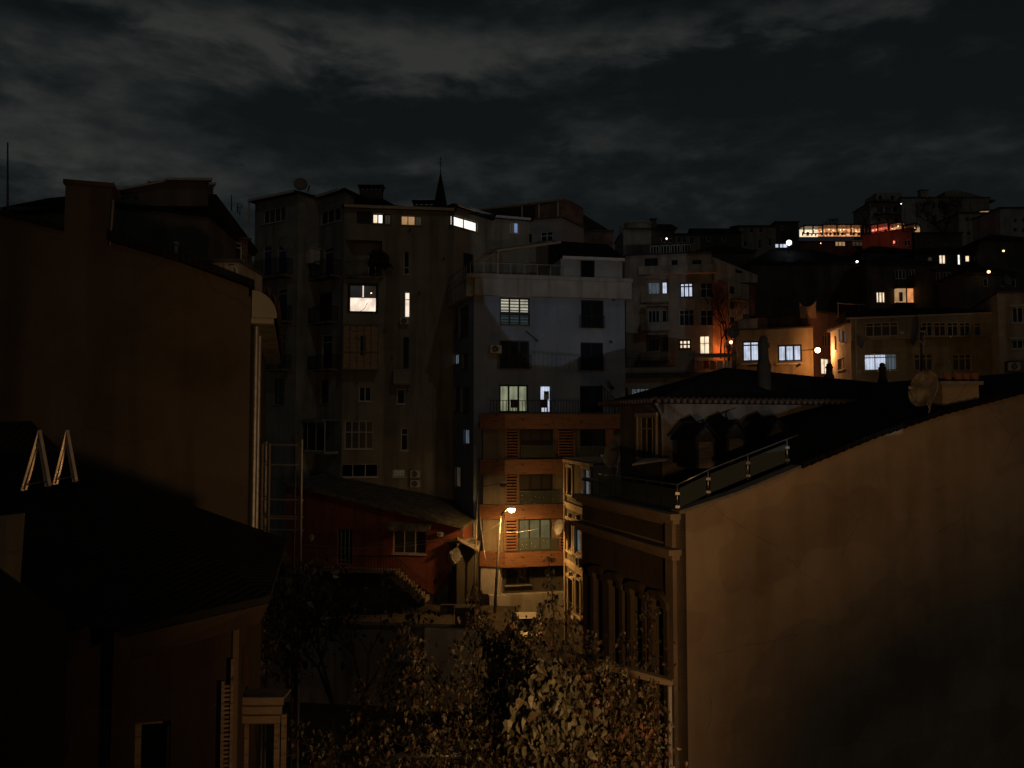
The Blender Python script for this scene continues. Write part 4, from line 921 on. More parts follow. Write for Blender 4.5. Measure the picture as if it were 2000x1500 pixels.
for o in list(col.objects):     # the helper's own shell is not needed here
    pass
u_, z_ = f.uz(861, 1043); ac(861, 1043, 52, 'small boxed wall unit on the lit end of the red house', fr=f, s=.45)
ac(874, 1190, 45, 'air conditioner low in shadow beside the red house', s=.9)
for c_ in [x for x in col.objects if x.get('label', '').startswith('air conditioner low in shadow')][0].children:
    if c_.name.startswith('casing'): c_.data = c_.data.copy(); c_.data.materials[0] = M['dark_render']  # shadow on this unit is put into a darker casing colour
dish(881, 1090, 52, .95, 62, 10, 'upper dish on the wall end of the red house'); dish(889, 1085, 51.6, .95, 58, 10, 'dish overlapping its neighbour at the wall end of the red house')
# low side building between red house and street
b = Bld('side_shed', 'narrow dark outbuilding between the red house and the lamp post', [xy(893, 53.1), xy(935, 54.4)], at(915, 1062, 53.8).z, 0, 3, 'blackish_render', 'shed'); b.win(0, 916, 1045, 926, 1066) if False else None; b.finish(overhang=.15)
m = MB(); q0, q1 = at(893, 1052, 53.0), at(935, 1074, 53.0); m.slab([q0, q1, q1 + Vector((0, 3, .1)), q0 + Vector((0, 3, .1))], .12); m.build('sloping_coping', M['stone'], b.root)
# retaining wall and yard
m = MB(); fW = Frame(xy(470, 41), xy(945, 39.5)); ztw = at(750, 1227, 40).z; m.box(fW, 0, fW.L, -.4, 0, 0, ztw); rw = m.build('garden_wall', M['concrete']); tag(rw, 'long low stained concrete garden wall in front of the red house', 'wall')
m = MB(); m.box(fW, 0, fW.L, -.5, .1, ztw + .002, ztw + .14); c = m.build('coping', M['dark_render'], rw)
m = MB(); m.box(fW, fW.uz(832, 1280)[0], fW.L + .1, .005, .35, 0, ztw + .1); tag(m.build('gate_pier', M['beige_render']), 'pale stained wall block at the right end of the garden wall', 'wall')
m = MB(); m.box(fW, 0, fW.L, -14, -.41, 1.5, 2.2); tag(m.build('yard', M['soil']), kind='structure')
q = at(902, 1210, 38); t = thing('water_tank', 'black metal bin standing at the right end of the garden wall', 'bin', (q.x, 40, ztw))
m = MB(); m.cube(q.x - .45, q.x + .45, 39.9, 40.6, ztw + .15, ztw + 1.0); m.build('casing', M['dark_frame'], t); m = MB(); m.cube(q.x - .48, q.x + .48, 39.87, 40.63, ztw + 1.0, ztw + 1.05); m.build('lid', M['galvanised'], t)

# scaffold
root = thing('scaffold', 'rusty pipe scaffold beside the brown gable house', 'scaffold', at(550, 1130, 26))
SC = [(513, 868), (520, 862), (527, 866), (577, 856), (590, 858)]
for i, (x, y) in enumerate(SC):
    m = MB(); q = at(x, y, 25 + (i % 2) * 1.0); m.tube([q, (q.x, q.y, 1)], .035, 6); m.build('pole', M['galvanised' if i in (1, 4) else 'weathered_wood'], root)
for y in (868, 907, 975, 1008, 1034, 1130):
    m = MB(); m.tube([at(513, y, 25.2), at(592, y + 2, 25.2)], .028, 5); m.build('ledger', M['galvanised'], root)
m = MB(); m.slab([at(514, 1010, 25), at(580, 1012, 25), at(577, 1006, 26.4), at(522, 1005, 26.4)], .05); m.build('deck', M['weathered_wood'], root)

# ------------------------------------------------------------------ street lamps
flat('post_grey', (.16, .15, .135), .6, .2)
def street_lamp(base, h, reach, rise, label, lit, r=.09, head='lamp_sodium', lean=0.0, arm=True):
    t = thing('street_lamp', label, 'street lamp', base); x, y, z = base
    m = MB(); tp_ = Vector((x + lean, y, z + h)); m.tube([(x, y, z), tp_], r, 10, r * .6); m.build('post', M['post_grey'], t, True)
    e = tp_ + Vector((reach, 0, rise)); m = MB(); m.tube([tp_ - Vector((0, 0, .05)), tp_ + Vector((reach * .2, 0, rise * .4)), e], r * .5, 8); m.build('arm', M['post_grey'], t, True)
    sg = 1 if reach > 0 else -1
    m = MB(); m.hexa([e + Vector(v) for v in ((-.05 * sg, -.1, -.02), (.5 * sg, -.13, 0), (.5 * sg, .13, 0), (-.05 * sg, .1, -.02), (-.05 * sg, -.06, .08), (.42 * sg, -.08, .12), (.42 * sg, .08, .12), (-.05 * sg, .06, .08))]); hd = m.build('head', M['galvanised'], t)
    m = MB(); c = e + Vector((.26 * sg, -.02, -.06)); m.lathe([(0, -.22), (.14, -.18), (.23, -.08), (.24, .02), (0, .03)], 14, c); m.build('bulb_cover', M[head if lit else 'glass_curtain'], t, True)
    return t, c
pb_ = at(965, 1245, 46); gzp = gz(0, 51.4)
pt = at(977, 1012, 51.4)
T1, c1 = street_lamp((at(963, 1250, 51.4).x, 51.4, gzp), pt.z - gzp, at(991, 1000, 51.4).x - pt.x, .62, 'lit sodium street lamp on a leaning post in the middle of the picture', True, .11, lean=pt.x - at(963, 1250, 51.4).x)
lamp_light('street_light', 'POINT', c1 + Vector((.25, -.3, -.3)), 230, SOD, .12, T1)
l = lamp_light('street_light', 'SPOT', c1 + Vector((.2, -.05, -.24)), 950, SOD, .10, T1, spot_size=R(168), spot_blend=.5); l.rotation_euler = (R(8), 0, 0)
pt2 = at(933, 955, 53.2); bs2 = at(924, 1140, 53.2)
T2, c2 = street_lamp((bs2.x, 53.2, gz(0, 53)), pt2.z - gz(0, 53), at(975, 944, 53.2).x - pt2.x, .38, 'taller unlit street lamp left of the lit one', False, .09, lean=pt2.x - bs2.x)
def wire(pts, label, r=.012, sag=.3):
    out = []
    for a, c in zip(pts, pts[1:]):
        for k in range(9): q = k / 8; out.append(Vector(a).lerp(Vector(c), q) - Vector((0, 0, sag * 4 * q * (1 - q))))
    m = MB(); m.tube(out, r, 5); tag(m.build('overhead_cable', M['galvanised']), label, 'cable', 'overhead cables')
wire([pt - Vector((0, .1, .3)), at(860, 1058, 50.0), at(590, 1063, 51.5)], 'pale overhead cable crossing the red house to the lit lamp post', .022)
wire([pt2 - Vector((0, 0, .3)), at(948, 1090, 51), at(968, 1130, 51.6)], 'thin cable drooping from the unlit lamp to the lit lamp post', .012)
wire([at(967, 1150, 51.3), at(1108, 1172, 50.5), at(1183, 1180, 42)], 'thin cable from the lit lamp post to the ornate house', .014, .4)
wire([at(977, 1040, 51.3), at(1107, 1010, 50.8)], 'short high cable from the lit lamp post to the ornate house corner', .012, .3)
wire([at(590, 1075, 50.5), at(905, 1040, 50.7)], 'lower cable along the red house wall', .01)

# ------------------------------------------------------------------ ornate street houses on the right side
YA = Vector(xy(1105, 51)); YB = Vector(xy(1157, 45)); YC = Vector(xy(1181, 42))
zt = at(1120, 899, 49).z
b = Bld('ornate_house', 'narrow ornate yellow lit house with moulded window surrounds beside the lamp', [YA, YB], zt, 0, 8, 'olive_grey', 'house', reveal=.14, roofmat='stone'); f = b.fr[0]
for x0, y0, x1, y1 in ((1111, 914, 1119, 962), (1141, 918, 1154, 968), (1111, 1016, 1119, 1073), (1124, 1020, 1137, 1080), (1145, 1022, 1154, 1080), (1112, 1130, 1121, 1198), (1127, 1133, 1135, 1200), (1143, 1140, 1152, 1205)):
    lit = 'lit_cool_dim' if (x0, y0) in ((1141, 918), (1124, 1020)) else 'glass_curtain'
    wd = b.win(0, x0, y0, x1, y1, lit, 'cream_trim' if False else 'tan_frame', nx=1 if x1 - x0 < 11 else 2, sill=False, fw=.05)
    u0, u1, z0, z1 = f.rect(x0, y0, x1, y1); m = MB(); m.box(f, u0 - .22, u0 - .004, .003, .1, z0 - .1, z1 + .02); m.box(f, u1 + .004, u1 + .22, .003, .1, z0 - .1, z1 + .02); m.box(f, u0 - .3, u1 + .3, .003, .16, z1 + .025, z1 + .2); m.box(f, (u0 + u1) / 2 - .12, (u0 + u1) / 2 + .12, .003, .2, z1 + .205, z1 + .4); m.box(f, u0 - .28, u1 + .28, .003, .16, z0 - .22, z0 - .105); m.build('window_surround', M['cream_trim'], wd)
b.finish(overhang=.15)
for y in (984, 1097): m = MB(); z = f.uz(1112, y)[1]; m.box(f, 0, f.L, .003, .14, z - .14, z + .1); m.box(f, 0, f.L, .003, .07, z - .32, z - .143); m.build('string_course', M['cream_trim'], b.root)
m = MB(); m.box(f, 0, .18, .003, .16, 0, zt - .01); m.build('quoin', M['cream_trim'], b.root)
m = MB(); m.box(f, -.1, f.L + .1, .003, .2, zt - .2, zt - .003); m.build('cornice', M['cream_trim'], b.root)
b2_ = Bld('pale_house', 'slim pale house squeezed between the ornate house and the colonnaded house', [YB, YC], at(1165, 1030, 43).z, 0, 8, 'olive_grey', 'house', reveal=.14, roofmat='stone'); f2 = b2_.fr[0]
wd = b2_.win(0, 1168, 1055, 1177, 1120, 'glass_dark', 'tan_frame', nx=1, sill=False); b2_.win(0, 1166, 1175, 1176, 1230, 'glass_dark', 'tan_frame', nx=1); b2_.finish(overhang=.1)
m = MB(); m.box(f2, 0, .14, .003, .12, 0, b2_.z1); z = f2.uz(1168, 1158)[1]; m.box(f2, .15, f2.L, .003, .12, z - .1, z + .1); m.box(f2, 0, f2.L, .122, .2, b2_.z1 - .2, b2_.z1 - .01); m.build('trim', M['cream_trim'], b2_.root)
m = MB(); m.tube([f2.P(-.15, .14, 0), f2.P(-.15, .14, b2_.z1 - .2), f2.P(.1, .3, b2_.z1 + .3)], .08, 8); m.build('downpipe', M['dark_frame'], b2_.root)
ac(1141, 1097, 45, 'air conditioner on the side of the ornate yellow lit house', fr=f, s=.85)
dish(1094, 1030, 50.6, .98, -60, 14, 'cream dish glowing in the lamplight at the edge of the ornate house')
q = f.P(f.uz(1155, 1025)[0], .3, 0); m = MB()
m = MB(); m.slab([at(1136, 933, 38.5), at(1180, 943, 36), at(1180, 938, 37), at(1145, 932, 39.5)], .12); o = m.build('balcony_slab', M['cream_trim']); tag(o, 'small moulded balcony slab projecting below the rooftop dish', 'balcony')

# ------------------------------------------------------------------ near right house: parapet, terrace and blank gable wall
G = Vector((4.45, 22.0)); SDv = SD; PV = Vector((6, 1.9)).normalized()
FAR = G + SDv * 6.6
fG = Frame(G, G + PV * 20); fF = Frame(FAR, G)
root = thing('colonnaded_house', 'near right house with huge blank ochre side wall and classical street front', 'house', (G.x + 3, G.y + 3, 0)); NR = root
tp = [fG.uz(x, y) for x, y in ((1325, 1003), (1440, 965), (1562, 914), (1700, 857), (1830, 812), (2000, 767), (2160, 724))]
u_end = tp[-1][0]
m = MB(); poly = [(0, 0), (u_end, 0)] + tp[::-1] + [(0, tp[0][1])]
poly = [(0, 0.0), (u_end, 0.0)] + tp[::-1]; poly[-1] = (0.0, tp[0][1])
m.prism(fG, poly, -.3, 0); m.build('gable_wall', M['wall_ochre'], root)
zT = tp[0][1]
m = MB()
for (a, c) in zip(tp[:3], tp[1:3]): m.prism(fG, [(max(a[0], -.05), a[1] + .003), (c[0], c[1] + .003), (c[0], c[1] + .08), (max(a[0], -.05), a[1] + .08)], -.4, .06)
m.build('coping', M['stone'], root)
# street front
wins = [(1207, 1085, 1224, 1215), (1229, 1090, 1240, 1215), (1268, 1110, 1279, 1240), (1318, 1135, 1330, 1300)]
m = MB(); zF = zT; L = fF.L
wz0, wz1 = 4.6, 8.9
wu = [(1.3, 2.0), (2.55, 3.25), (4.1, 4.8), (5.45, 6.1)]
us = sorted({0, L, *[q for o in wu for q in o]})
for a, c in zip(us, us[1:]):
    inw = any(abs(a - o[0]) < 1e-6 for o in wu)
    if inw: m.box(fF, a, c, -.3, 0, 0, wz0); m.box(fF, a, c, -.3, 0, wz1, zF - .002)
    else: m.box(fF, a, c, -.3, 0, 0, zF - .002)
m.box(fF, -.0, .3, -9, -.302, 0, zF - .3)
m.build('street_wall', M['front_brown'], root)
for o in wu:
    wd = add_window(root, fF, o[0], o[1], wz0, wz1, 'glass_black', 'dark_frame', nx=2, ty=.7, sill=False, dep=.25)
    m = MB(); a, c = o
    for e, g in ((a - .26, a - .02), (c + .02, c + .26)):
        m.box(fF, e, g, .003, .16, wz0 - .3, wz1 + .1); m.box(fF, e - .05, g + .05, .003, .22, wz1 + .1, wz1 + .28)
    n_ = 8; pts = [(a - .34 + (c - a + .68) * k / n_, wz1 + .30 + .22 * math.sin(math.pi * k / n_)) for k in range(n_ + 1)]
    m.prism(fF, pts + [(c + .34, wz1 + .285)] [::1] if False else [(a - .34, wz1 + .285), (c + .34, wz1 + .285)] + pts[::-1], .003, .26)
    m.box(fF, a - .3, c + .3, .003, .2, wz0 - .5, wz0 - .32); m.build('window_surround', M['front_brown'], wd)
m = MB()     # bay with iron and glass
m.box(fF, 2.2, 3.7, .01, .9, 3.6, 3.75); m.box(fF, 2.2, 3.7, .01, .9, 6.3, 6.4)
for u in (2.22, 2.7, 3.2, 3.68): m.box(fF, u - .02, u + .02, .86, .9, 3.75, 6.3)
bay = m.build('bay', M['black_metal'], root); m = MB(); m.box(fF, 2.22, 3.68, .87, .88, 3.76, 6.29); m.build('pane', M['glass_black'], bay)
m = MB(); m.box(fF, -.1, L + .28, .0 + .004, .32, zF - .14, zF + .02); m.box(fF, -.1, L + .2, .004, .2, zF - .26, zF - .143); m.build('cornice', M['wall_ochre'], root)
m = MB(); m.box(fF, -.1, L + .3, .004, .38, zF - 1.08, zF - .93); m.box(fF, -.1, L + .2, .004, .24, zF - 1.22, zF - 1.083); m.build('lower_cornice', M['wall_ochre'], root)
m = MB(); m.box(fF, .1, L - .45, .004, .05, zF - .90, zF - .84); m.box(fF, .1, L - .45, .004, .05, zF - .36, zF - .29); m.box(fF, L - .40, L + .02, .004, .12, 0, zF - 1.23); m.box(fF, L - .40, L - .0, .004, .12, zF - .92, zF - .27); m.build('pilaster', M['wall_ochre'], root)
# terrace floor
def tpt(a, c, z): q = G + PV * a + SDv * c; return Vector((q.x, q.y, z))
zfl = zT - .12
m = MB(); m.slab([tpt(.3, .3, zfl), tpt(5.2, .3, zfl), tpt(5.2, 8.0, zfl), tpt(.3, 6.6, zfl)], .2); m.build('terrace_floor', M['dark_render'], root)
# tiled roof
uV = tp[2][0]; zV = tp[2][1]; rz = tp[-1][1] + .05
m = MB(); dp_ = 13.5
lo0 = fG.P(uV - .9, .12, tp[2][1] - .28 + .06); 
ver = [fG.P(u, .14, z + .02) for u, z in tp[2:]]
bkv = Vector((SDv.x, SDv.y, 0)) * dp_
far = [v + bkv for v in ver]
for i in range(len(ver) - 1):
    m.hexa([ver[i], ver[i + 1], far[i + 1], far[i]] + [v + Vector((0, 0, .11)) for v in (ver[i], ver[i + 1], far[i + 1], far[i])])
r0, r1 = ver[-1] + Vector((0, 0, .11)), far[-1] + Vector((0, 0, .11)); ds = Vector((PV.x, PV.y, -.4)) * 8
m.quad(r0, r0 + ds, r1 + ds, r1)
m.build('roof', M['black_tiles'], root)
m = MB()
i = 0
for a, c in zip(ver, ver[1:]):
    n_ = max(1, int((c - a).length / .28))
    for k in range(n_):
        p = a.lerp(c, k / n_); q = a.lerp(c, (k + .9) / n_); m.hexa([p + Vector((0, -.05, -.03)), q + Vector((0, -.05, -.0)), q + Vector((0, .25, .0)), p + Vector((0, .25, -.03)), p + Vector((0, -.05, .13)), q + Vector((0, -.05, .17)), q + Vector((0, .25, .17)), p + Vector((0, .25, .13))])
m.build('verge_tiles', M['black_tiles'], root)
m = MB(); m.cube(0, 0, 0, 0, 0, 0)
# terrace railing: glass panels on steel posts
def post(parent, p, h, r=.028):
    m = MB(); m.tube([p, p + Vector((0, 0, h))], r, 10); o = m.build('post', M['steel'], parent, True)
    m = MB(); m.cube(p.x - .06, p.x + .06, p.y - .035, p.y + .035, p.z + h * .62, p.z + h * .72); m.cube(p.x - .06, p.x + .06, p.y - .035, p.y + .035, p.z + h * .12, p.z + h * .22); m.build('clamp', M['steel'], o)
T = thing('terrace_railing', 'steel and smoked glass railing around the near right roof terrace', 'railing', tpt(.2, .2, zT))
pw = [fG.P(fG.uz(x, y)[0], -.12, fG.uz(x, y)[1] + .07) for x, y in ((1318, 1000), (1388, 975), (1466, 943), (1543, 912))]
pw[0] = fG.P(.12, -.12, zT + .05)
hh = .72
for p in pw: post(T, p, hh)
for a, c in zip(pw, pw[1:]):
    d = (c - a).normalized(); m = MB(); a1, c1_ = a + d * .07, c - d * .07
    m.hexa([a1 + Vector((0, -.006, .07)), c1_ + Vector((0, -.006, .07)), c1_ + Vector((0, .006, .07)), a1 + Vector((0, .006, .07)), a1 + Vector((0, -.006, hh * .83)), c1_ + Vector((0, -.006, hh * .83)), c1_ + Vector((0, .006, hh * .83)), a1 + Vector((0, .006, hh * .83))]); m.build('glass_panel', M['rail_glass'], T)
m = MB(); m.tube([p + Vector((0, 0, hh)) for p in pw] + [pw[-1] + (pw[-1] - pw[-2]).normalized() * .4 + Vector((0, 0, hh))], .024, 8); m.build('handrail', M['steel'], T, True)
pl = [fF.P(fF.L - .12 - k * .88, -.12, zT + .05) for k in range(7)]
for p in pl[1:]:
    m = MB(); m.tube([p, p + Vector((0, 0, hh))], .022, 6); m.build('post', M['black_metal'], T)
m = MB(); m.tube([p + Vector((0, 0, hh)) for p in pl], .024, 8); m.build('handrail', M['steel'], T, True)
for a, c in zip(pl, pl[1:]):
    m = MB(); m.hexa([a + Vector((-.006, 0, .07)), a + Vector((.006, 0, .07)), c + Vector((.006, 0, .07)), c + Vector((-.006, 0, .07)), a + Vector((-.006, 0, hh * .83)), a + Vector((.006, 0, hh * .83)), c + Vector((.006, 0, hh * .83)), c + Vector((-.006, 0, hh * .83))]); m.build('glass_panel', M['rail_glass'], T)
dish(1199, 888, 27.5, .93, -64, 8, 'large upright dish at the far corner of the roof terrace')
def lettering(txt, loc, rot, size, mat, name='lettering', parent=None):
    cu = bpy.data.curves.new(name, 'FONT'); cu.body = txt; cu.size = size; cu.align_x = 'CENTER'; cu.extrude = .002
    o = bpy.data.objects.new(name, cu); col.objects.link(o)
    dg = bpy.context.evaluated_depsgraph_get(); me = bpy.data.meshes.new_from_object(o.evaluated_get(dg)); bpy.data.objects.remove(o)
    me.materials.clear(); me.materials.append(mat); o = bpy.data.objects.new(name, me); col.objects.link(o); o.parent = parent; o.location = loc; o.rotation_euler = rot; return o
for o in [x for x in col.objects if x.get('label', '').startswith('large upright dish')]:
    lettering('SUNNY', (0, -.02 - .095 + .08, .12), (R(90), 0, 0), .17, M['dark_frame'], parent=o)
for o in [x for x in col.objects if x.get('label', '').startswith('cream dish glowing')]:
    lettering('SUNNY', (0, -.05, .2), (R(90), 0, 0), .13, M['dark_frame'], parent=o)
# planter / folded furniture on the terrace
m = MB(); m.slab([at(1235, 906, 27.5), at(1305, 896, 29), at(1320, 886, 32), at(1262, 893, 32)], .06); tag(m.build('roof_board', M['cream_trim']), 'pale boards lying behind the terrace railing', 'board')
# chimney with pots
pc = fG.uz(1875, 775); cq = fG.P(pc[0], -1.2, 0); cz0 = pc[1] - 1.0
c0 = at(1841, 790, 25.6); c1_ = at(1912, 770, 25.6); ctop = at(1870, 752, 25.6).z
m = MB(); m.cube(c0.x, c1_.x, 25.6, 26.5, c0.z - .6, ctop); ch = m.build('chimney', M['wall_ochre'], NR)
m = MB(); m.cube(c0.x - .1, c1_.x + .1, 25.5, 26.6, ctop + .002, ctop + .12); m.build('chimney_cap', M['stone'], ch)
for x in (1851, 1871, 1887, 1904):
    q = at(x, 745, 26.0); m = MB(); m.lathe([(.10, ctop + .12), (.135, ctop + .36), (.15, ctop + .40), (.11, ctop + .40), (.09, ctop + .2)], 14, (q.x, 26.0, 0)); m.build('chimney_pot', M['terracotta'], ch, True)
dish(1809, 760, 24.6, 1.14, -74, 14, 'big rust stained dish on the near right roof beside the chimney pots', sx=1)
for c_ in [x for x in col.objects if x.get('label', '').startswith('big rust')][0].children:
    if c_.name.startswith('reflector'): c_.data = c_.data.copy(); c_.data.materials[0] = M['dish_rusty']
# tall silhouette dish on pole
q = at(1799, 790, 33); t_ = at(1799, 640, 33); t = thing('dish_pole', 'tall dark pole carrying the edge on dish above the right roofs', 'pole', q); m = MB(); m.tube([q - Vector((0, 0, .6)), t_], .05, 8); m.build('shaft', M['black_metal'], t)
dish(1793, 646, 32.8, 1.2, -104, 6, 'large dark dish seen nearly edge on at the top of its pole', True)

# hipped roof house behind the terrace
Kc = Vector(xy(1297, 30)); K0 = Kc + SDv * 3.2; K1 = Kc + PV * 14
zE = at(1297, 783, 30).z
b = Bld('hip_roof_house', 'plastered house with a black hipped roof behind the near right terrace', [K0, Kc, K1], zE, 4, .6, 'dull_render', 'house', reveal=.14); b.bd = SD
wd = b.win(0, 1247, 813, 1281, 900, 'glass_curtain', 'tan_frame', nx=3, ty=.72, fw=.06); fz = b.fr[0]; u0, u1, z0, z1 = fz.rect(1247, 813, 1281, 900); m = MB(); m.box(fz, u0 - .14, u0 - .01, .003, .05, z0, z1); m.box(fz, u1 + .01, u1 + .14, .003, .05, z0, z1); m.box(fz, u0 - .18, u1 + .18, .003, .08, z1 + .01, z1 + .13); m.build('window_surround', M['cream_trim'], wd)
b.finish(roof=False)
f = b.fr[1]; ov = .75
def hp(a, c, z): q = Kc + PV * a + SDv * c; return Vector((q.x, q.y, z))
dd = 9.0; ap = at(1490, 718, 34.5); ap2 = at(1640, 738, 37.5)
E = [hp(-ov, -ov, zE), hp(14, -ov, zE), hp(14, dd + ov, zE), hp(-ov, 3.6 + ov, zE)]
r1_ = hp(4.3, 2.6, ap.z - .05); r2_ = hp(12.5, 3.2, ap.z - .5)
m = MB(); m.add(E + [r1_, r2_], [(0, 1, 5, 4), (1, 2, 5), (2, 3, 4, 5), (3, 0, 4)]); m.slab([v - Vector((0, 0, .005)) for v in E], .1); m.build('roof', M['black_tiles'], b.root)
m = MB()
def eave_tiles(m, a, c, st=.26):
    n_ = int((c - a).length / st); d = (c - a).normalized(); nn = Vector((d.y, -d.x, 0))
    for k in range(n_): p = a + d * (k + .5) * st; m.tube([p + nn * .06 + Vector((0, 0, -.03)), p - nn * .25 + Vector((0, 0, .07))], .085, 6)
eave_tiles(m, E[0], E[1]); eave_tiles(m, E[3], E[0]); m.build('eaves_tiles', M['eave_tile'], b.root)
m = MB(); m.tube([hp(-ov + .1, -ov + .1, zE - .12), hp(-.1, -.05, zE - .55), hp(-.06, -.04, zE - 3)], .06, 8); m.build('downpipe', M['stone'], b.root)
def pot_chimney(px, y0, y1, Y, parent, w, crown=True):
    lo, hi = at(px, y1, Y), at(px, y0, Y); h = hi.z - lo.z; m = MB()
    m.lathe([(w * 1.35, lo.z - .9), (w * 1.3, lo.z + h * .12), (w * .95, lo.z + h * .3), (w * .85, lo.z + h * .62), (w * 1.1, lo.z + h * .66), (w * 1.05, lo.z + h * .76), (w * .75, lo.z + h * .80), (w * .8, lo.z + h * .9), (w * .5, lo.z + h * .97), (0, hi.z)], 12, (lo.x, Y, 0)); m.build('chimney', M['blackish_render'], parent, True)
pot_chimney(1492, 655, 722, 33, b.root, .22); pot_chimney(1620, 709, 738, 36, b.root, .16); pot_chimney(1724, 708, 748, 38, b.root, .17)
# dormers in the dark lower roof
for j, (x, y) in enumerate(((1378, 832), (1437, 826), (1518, 826))):
    q = at(x, y, 27.6 + j * .3); s = .62
    d = MB(); fq = Frame((q.x - .36, q.y - .05), (q.x + .36, q.y + .15)); zb_ = q.z - 1.45
    d.prism(fq, [(0, zb_), (fq.L, zb_), (fq.L, q.z - .42), (fq.L / 2, q.z), (0, q.z - .42)], -1.4, 0); dm = d.build('dormer', M['blackish_render'], NR)
    d = MB(); d.prism(fq, [(-.12, q.z - .50), (fq.L / 2, q.z + .02), (fq.L / 2, q.z + .12), (-.16, q.z - .42)], -1.6, .12); d.prism(fq, [(fq.L / 2, q.z + .02), (fq.L + .12, q.z - .5), (fq.L + .16, q.z - .42), (fq.L / 2, q.z + .12)], -1.6, .12); d.build('dormer_roof', M['black_tiles'], dm)
    d = MB(); d.box(fq, .1, fq.L - .1, .004, .03, zb_, q.z - .55); d.build('dormer_door', M['weathered_wood'], dm)

# ------------------------------------------------------------------ mid distance, right of centre
# low white building with laundry terrace
b = Bld('terrace_house', 'low flat roofed white building with a laundry terrace', [xy(1212, 62), xy(1455, 60)], at(1330, 737, 61).z, 5, 10, 'white_render', roofmat='dark_render', cap=.35)
b.win(0, 1218, 757, 1226, 784, 'glass_dark', 'dark_frame', nx=1); b.win(0, 1233, 758, 1277, 776, 'lit_cool_dim', 'white_frame', nx=5); b.finish(overhang=.5)
TH = b; zth = b.z1 + .36
f = b.fr[0]
m = MB(); u0, u1 = f.uz(1215, 720)[0], f.uz(1358, 720)[0]; m.box(f, u0, u1, -.5, -.4, zth, at(1280, 716, 61).z); m.box(f, f.uz(1320, 700)[0], f.uz(1357, 700)[0], -.62, -.502, zth, at(1330, 684, 61).z); m.build('terrace_parapet', M['dirty_white'], b.root)
m = MB(); rails(m, f, f.uz(1217, 700)[0], f.uz(1316, 700)[0], -.45, at(1280, 716, 61).z, at(1280, 697, 61).z, .3); m.build('terrace_railing', M['black_metal'], b.root)
m = MB(); m.slab([at(1357, 697, 60), at(1438, 697, 60), at(1438, 690, 64), at(1357, 690, 64)], .06); aw = m.build('terrace_awning', M['cloth_tan'], b.root)
wire([at(1357, 704, 60.5), at(1438, 703, 60.5)], 'washing line on the laundry terrace', .012, .05)
for i, (x0, x1, y1, mt, nm, lab) in enumerate(((1361, 1372, 724, 'cloth_pink', 'towel', 'faded pink towel, first on the washing line'), (1374, 1384, 720, 'cloth_red', 'shirt', 'red shirt second on the washing line'), (1386, 1398, 722, 'cloth_tan', 'towel', 'tan towel in the middle of the washing line'), (1400, 1412, 724, 'cloth_white', 'sheet', 'off white cloth right of the tan towel'), (1414, 1430, 727, 'cloth_white', 'sheet', 'widest white sheet at the right end of the washing line'))):
    m = MB(); n_ = 8; a, c = at(x0, 705, 60.4), at(x1, 705, 60.4); zb_ = at(x0, y1, 60.4).z
    rows = []
    for j in range(5):
        for k in range(n_ + 1):
            q = a.lerp(c, k / n_); m.v.append(Vector((q.x, q.y + .05 * math.sin(k * 1.9 + j * .5), q.z + (zb_ - q.z) * j / 4 + .03 * math.sin(k * 2) * (j > 3))))
    for j in range(4):
        for k in range(n_): m.f.append((j * (n_ + 1) + k, j * (n_ + 1) + k + 1, (j + 1) * (n_ + 1) + k + 1, (j + 1) * (n_ + 1) + k))
    o = m.build(nm, M[mt]); s = o.modifiers.new('s', 'SOLIDIFY'); s.thickness = .012; tag(o, lab, 'laundry', 'laundry on the terrace line')
# apartment with corner balconies
A0, A1, A2, A3 = xy(1224, 86), xy(1250, 85.5), xy(1394, 84), xy(1478, 90)
b = Bld('balcony_apartments', 'cream apartment house with corner balconies and a bare tree before it', [A0, A1, A2], at(1300, 497, 85).z, 8, 10, 'beige_render'); f = b.fr[1]
b.win(1, 1259, 504, 1285, 520, 'glass_dark', nx=2, frame='dark_frame'); b.win(1, 1310, 506, 1325, 522, 'glass_dark', nx=1); b.win(1, 1352, 508, 1370, 524, 'glass_dark', 'dark_frame', nx=1)
for y0, y1, pn in ((543, 578, 'lit_cool_dim'), (598, 633, 'glass_dark'), (654, 690, 'glass_dark')):
    u0, u1, z0, z1 = b.hole(1, 1262, y0, 1305, y1, 1.0)
    fb = Frame(f.P(0, -.83, 0).to_2d(), f.P(f.L, -.83, 0).to_2d()); add_window(b.root, fb, u0 + .2, u1 - .9, z0 + .3, z1 - .3, pn, nx=3); add_window(b.root, fb, u1 - .65, u1 - .1, z0, z1 - .3, 'lit_cool' if y0 == 543 else pn, nx=1, name='balcony_door')
    b.balcony(1, 1252, 1306, y1 - 2, y1 + 14, .9, solid='beige_render')
b.win(1, 1328, 552, 1354, 581, 'lit_cool', 'dark_frame', nx=3, ty=.75, fw=.14); b.win(1, 1368, 552, 1392, 581, 'glass_dark', nx=2, ty=.6)
b.win(1, 1327, 605, 1355, 636, 'glass_dark', nx=3, ty=.7); b.win(1, 1368, 605, 1393, 636, 'glass_dark', nx=2, ty=.6)
b.win(1, 1326, 663, 1350, 682, 'lit_warm', 'dark_frame', nx=3, ty=.5, fw=.16); b.win(1, 1367, 656, 1386, 692, 'lit_warm', 'white_frame', nx=2, ty=.6)
b.finish(overhang=.3)
m = MB(); m.box(f, 0, f.L + .5, .004, 1.0, at(1300, 538, 85).z, at(1300, 522, 85).z); m.build('long_balcony', M['beige_render'], b.root)
m = MB(); u0, u1, z0, z1 = f.rect(1268, 470, 1352, 495); m.box(f, u0 - 2.5, u1, -5, -1.5, b.z1 + .12, z1); at_ = m.build('attic', M['dark_render'], b.root)
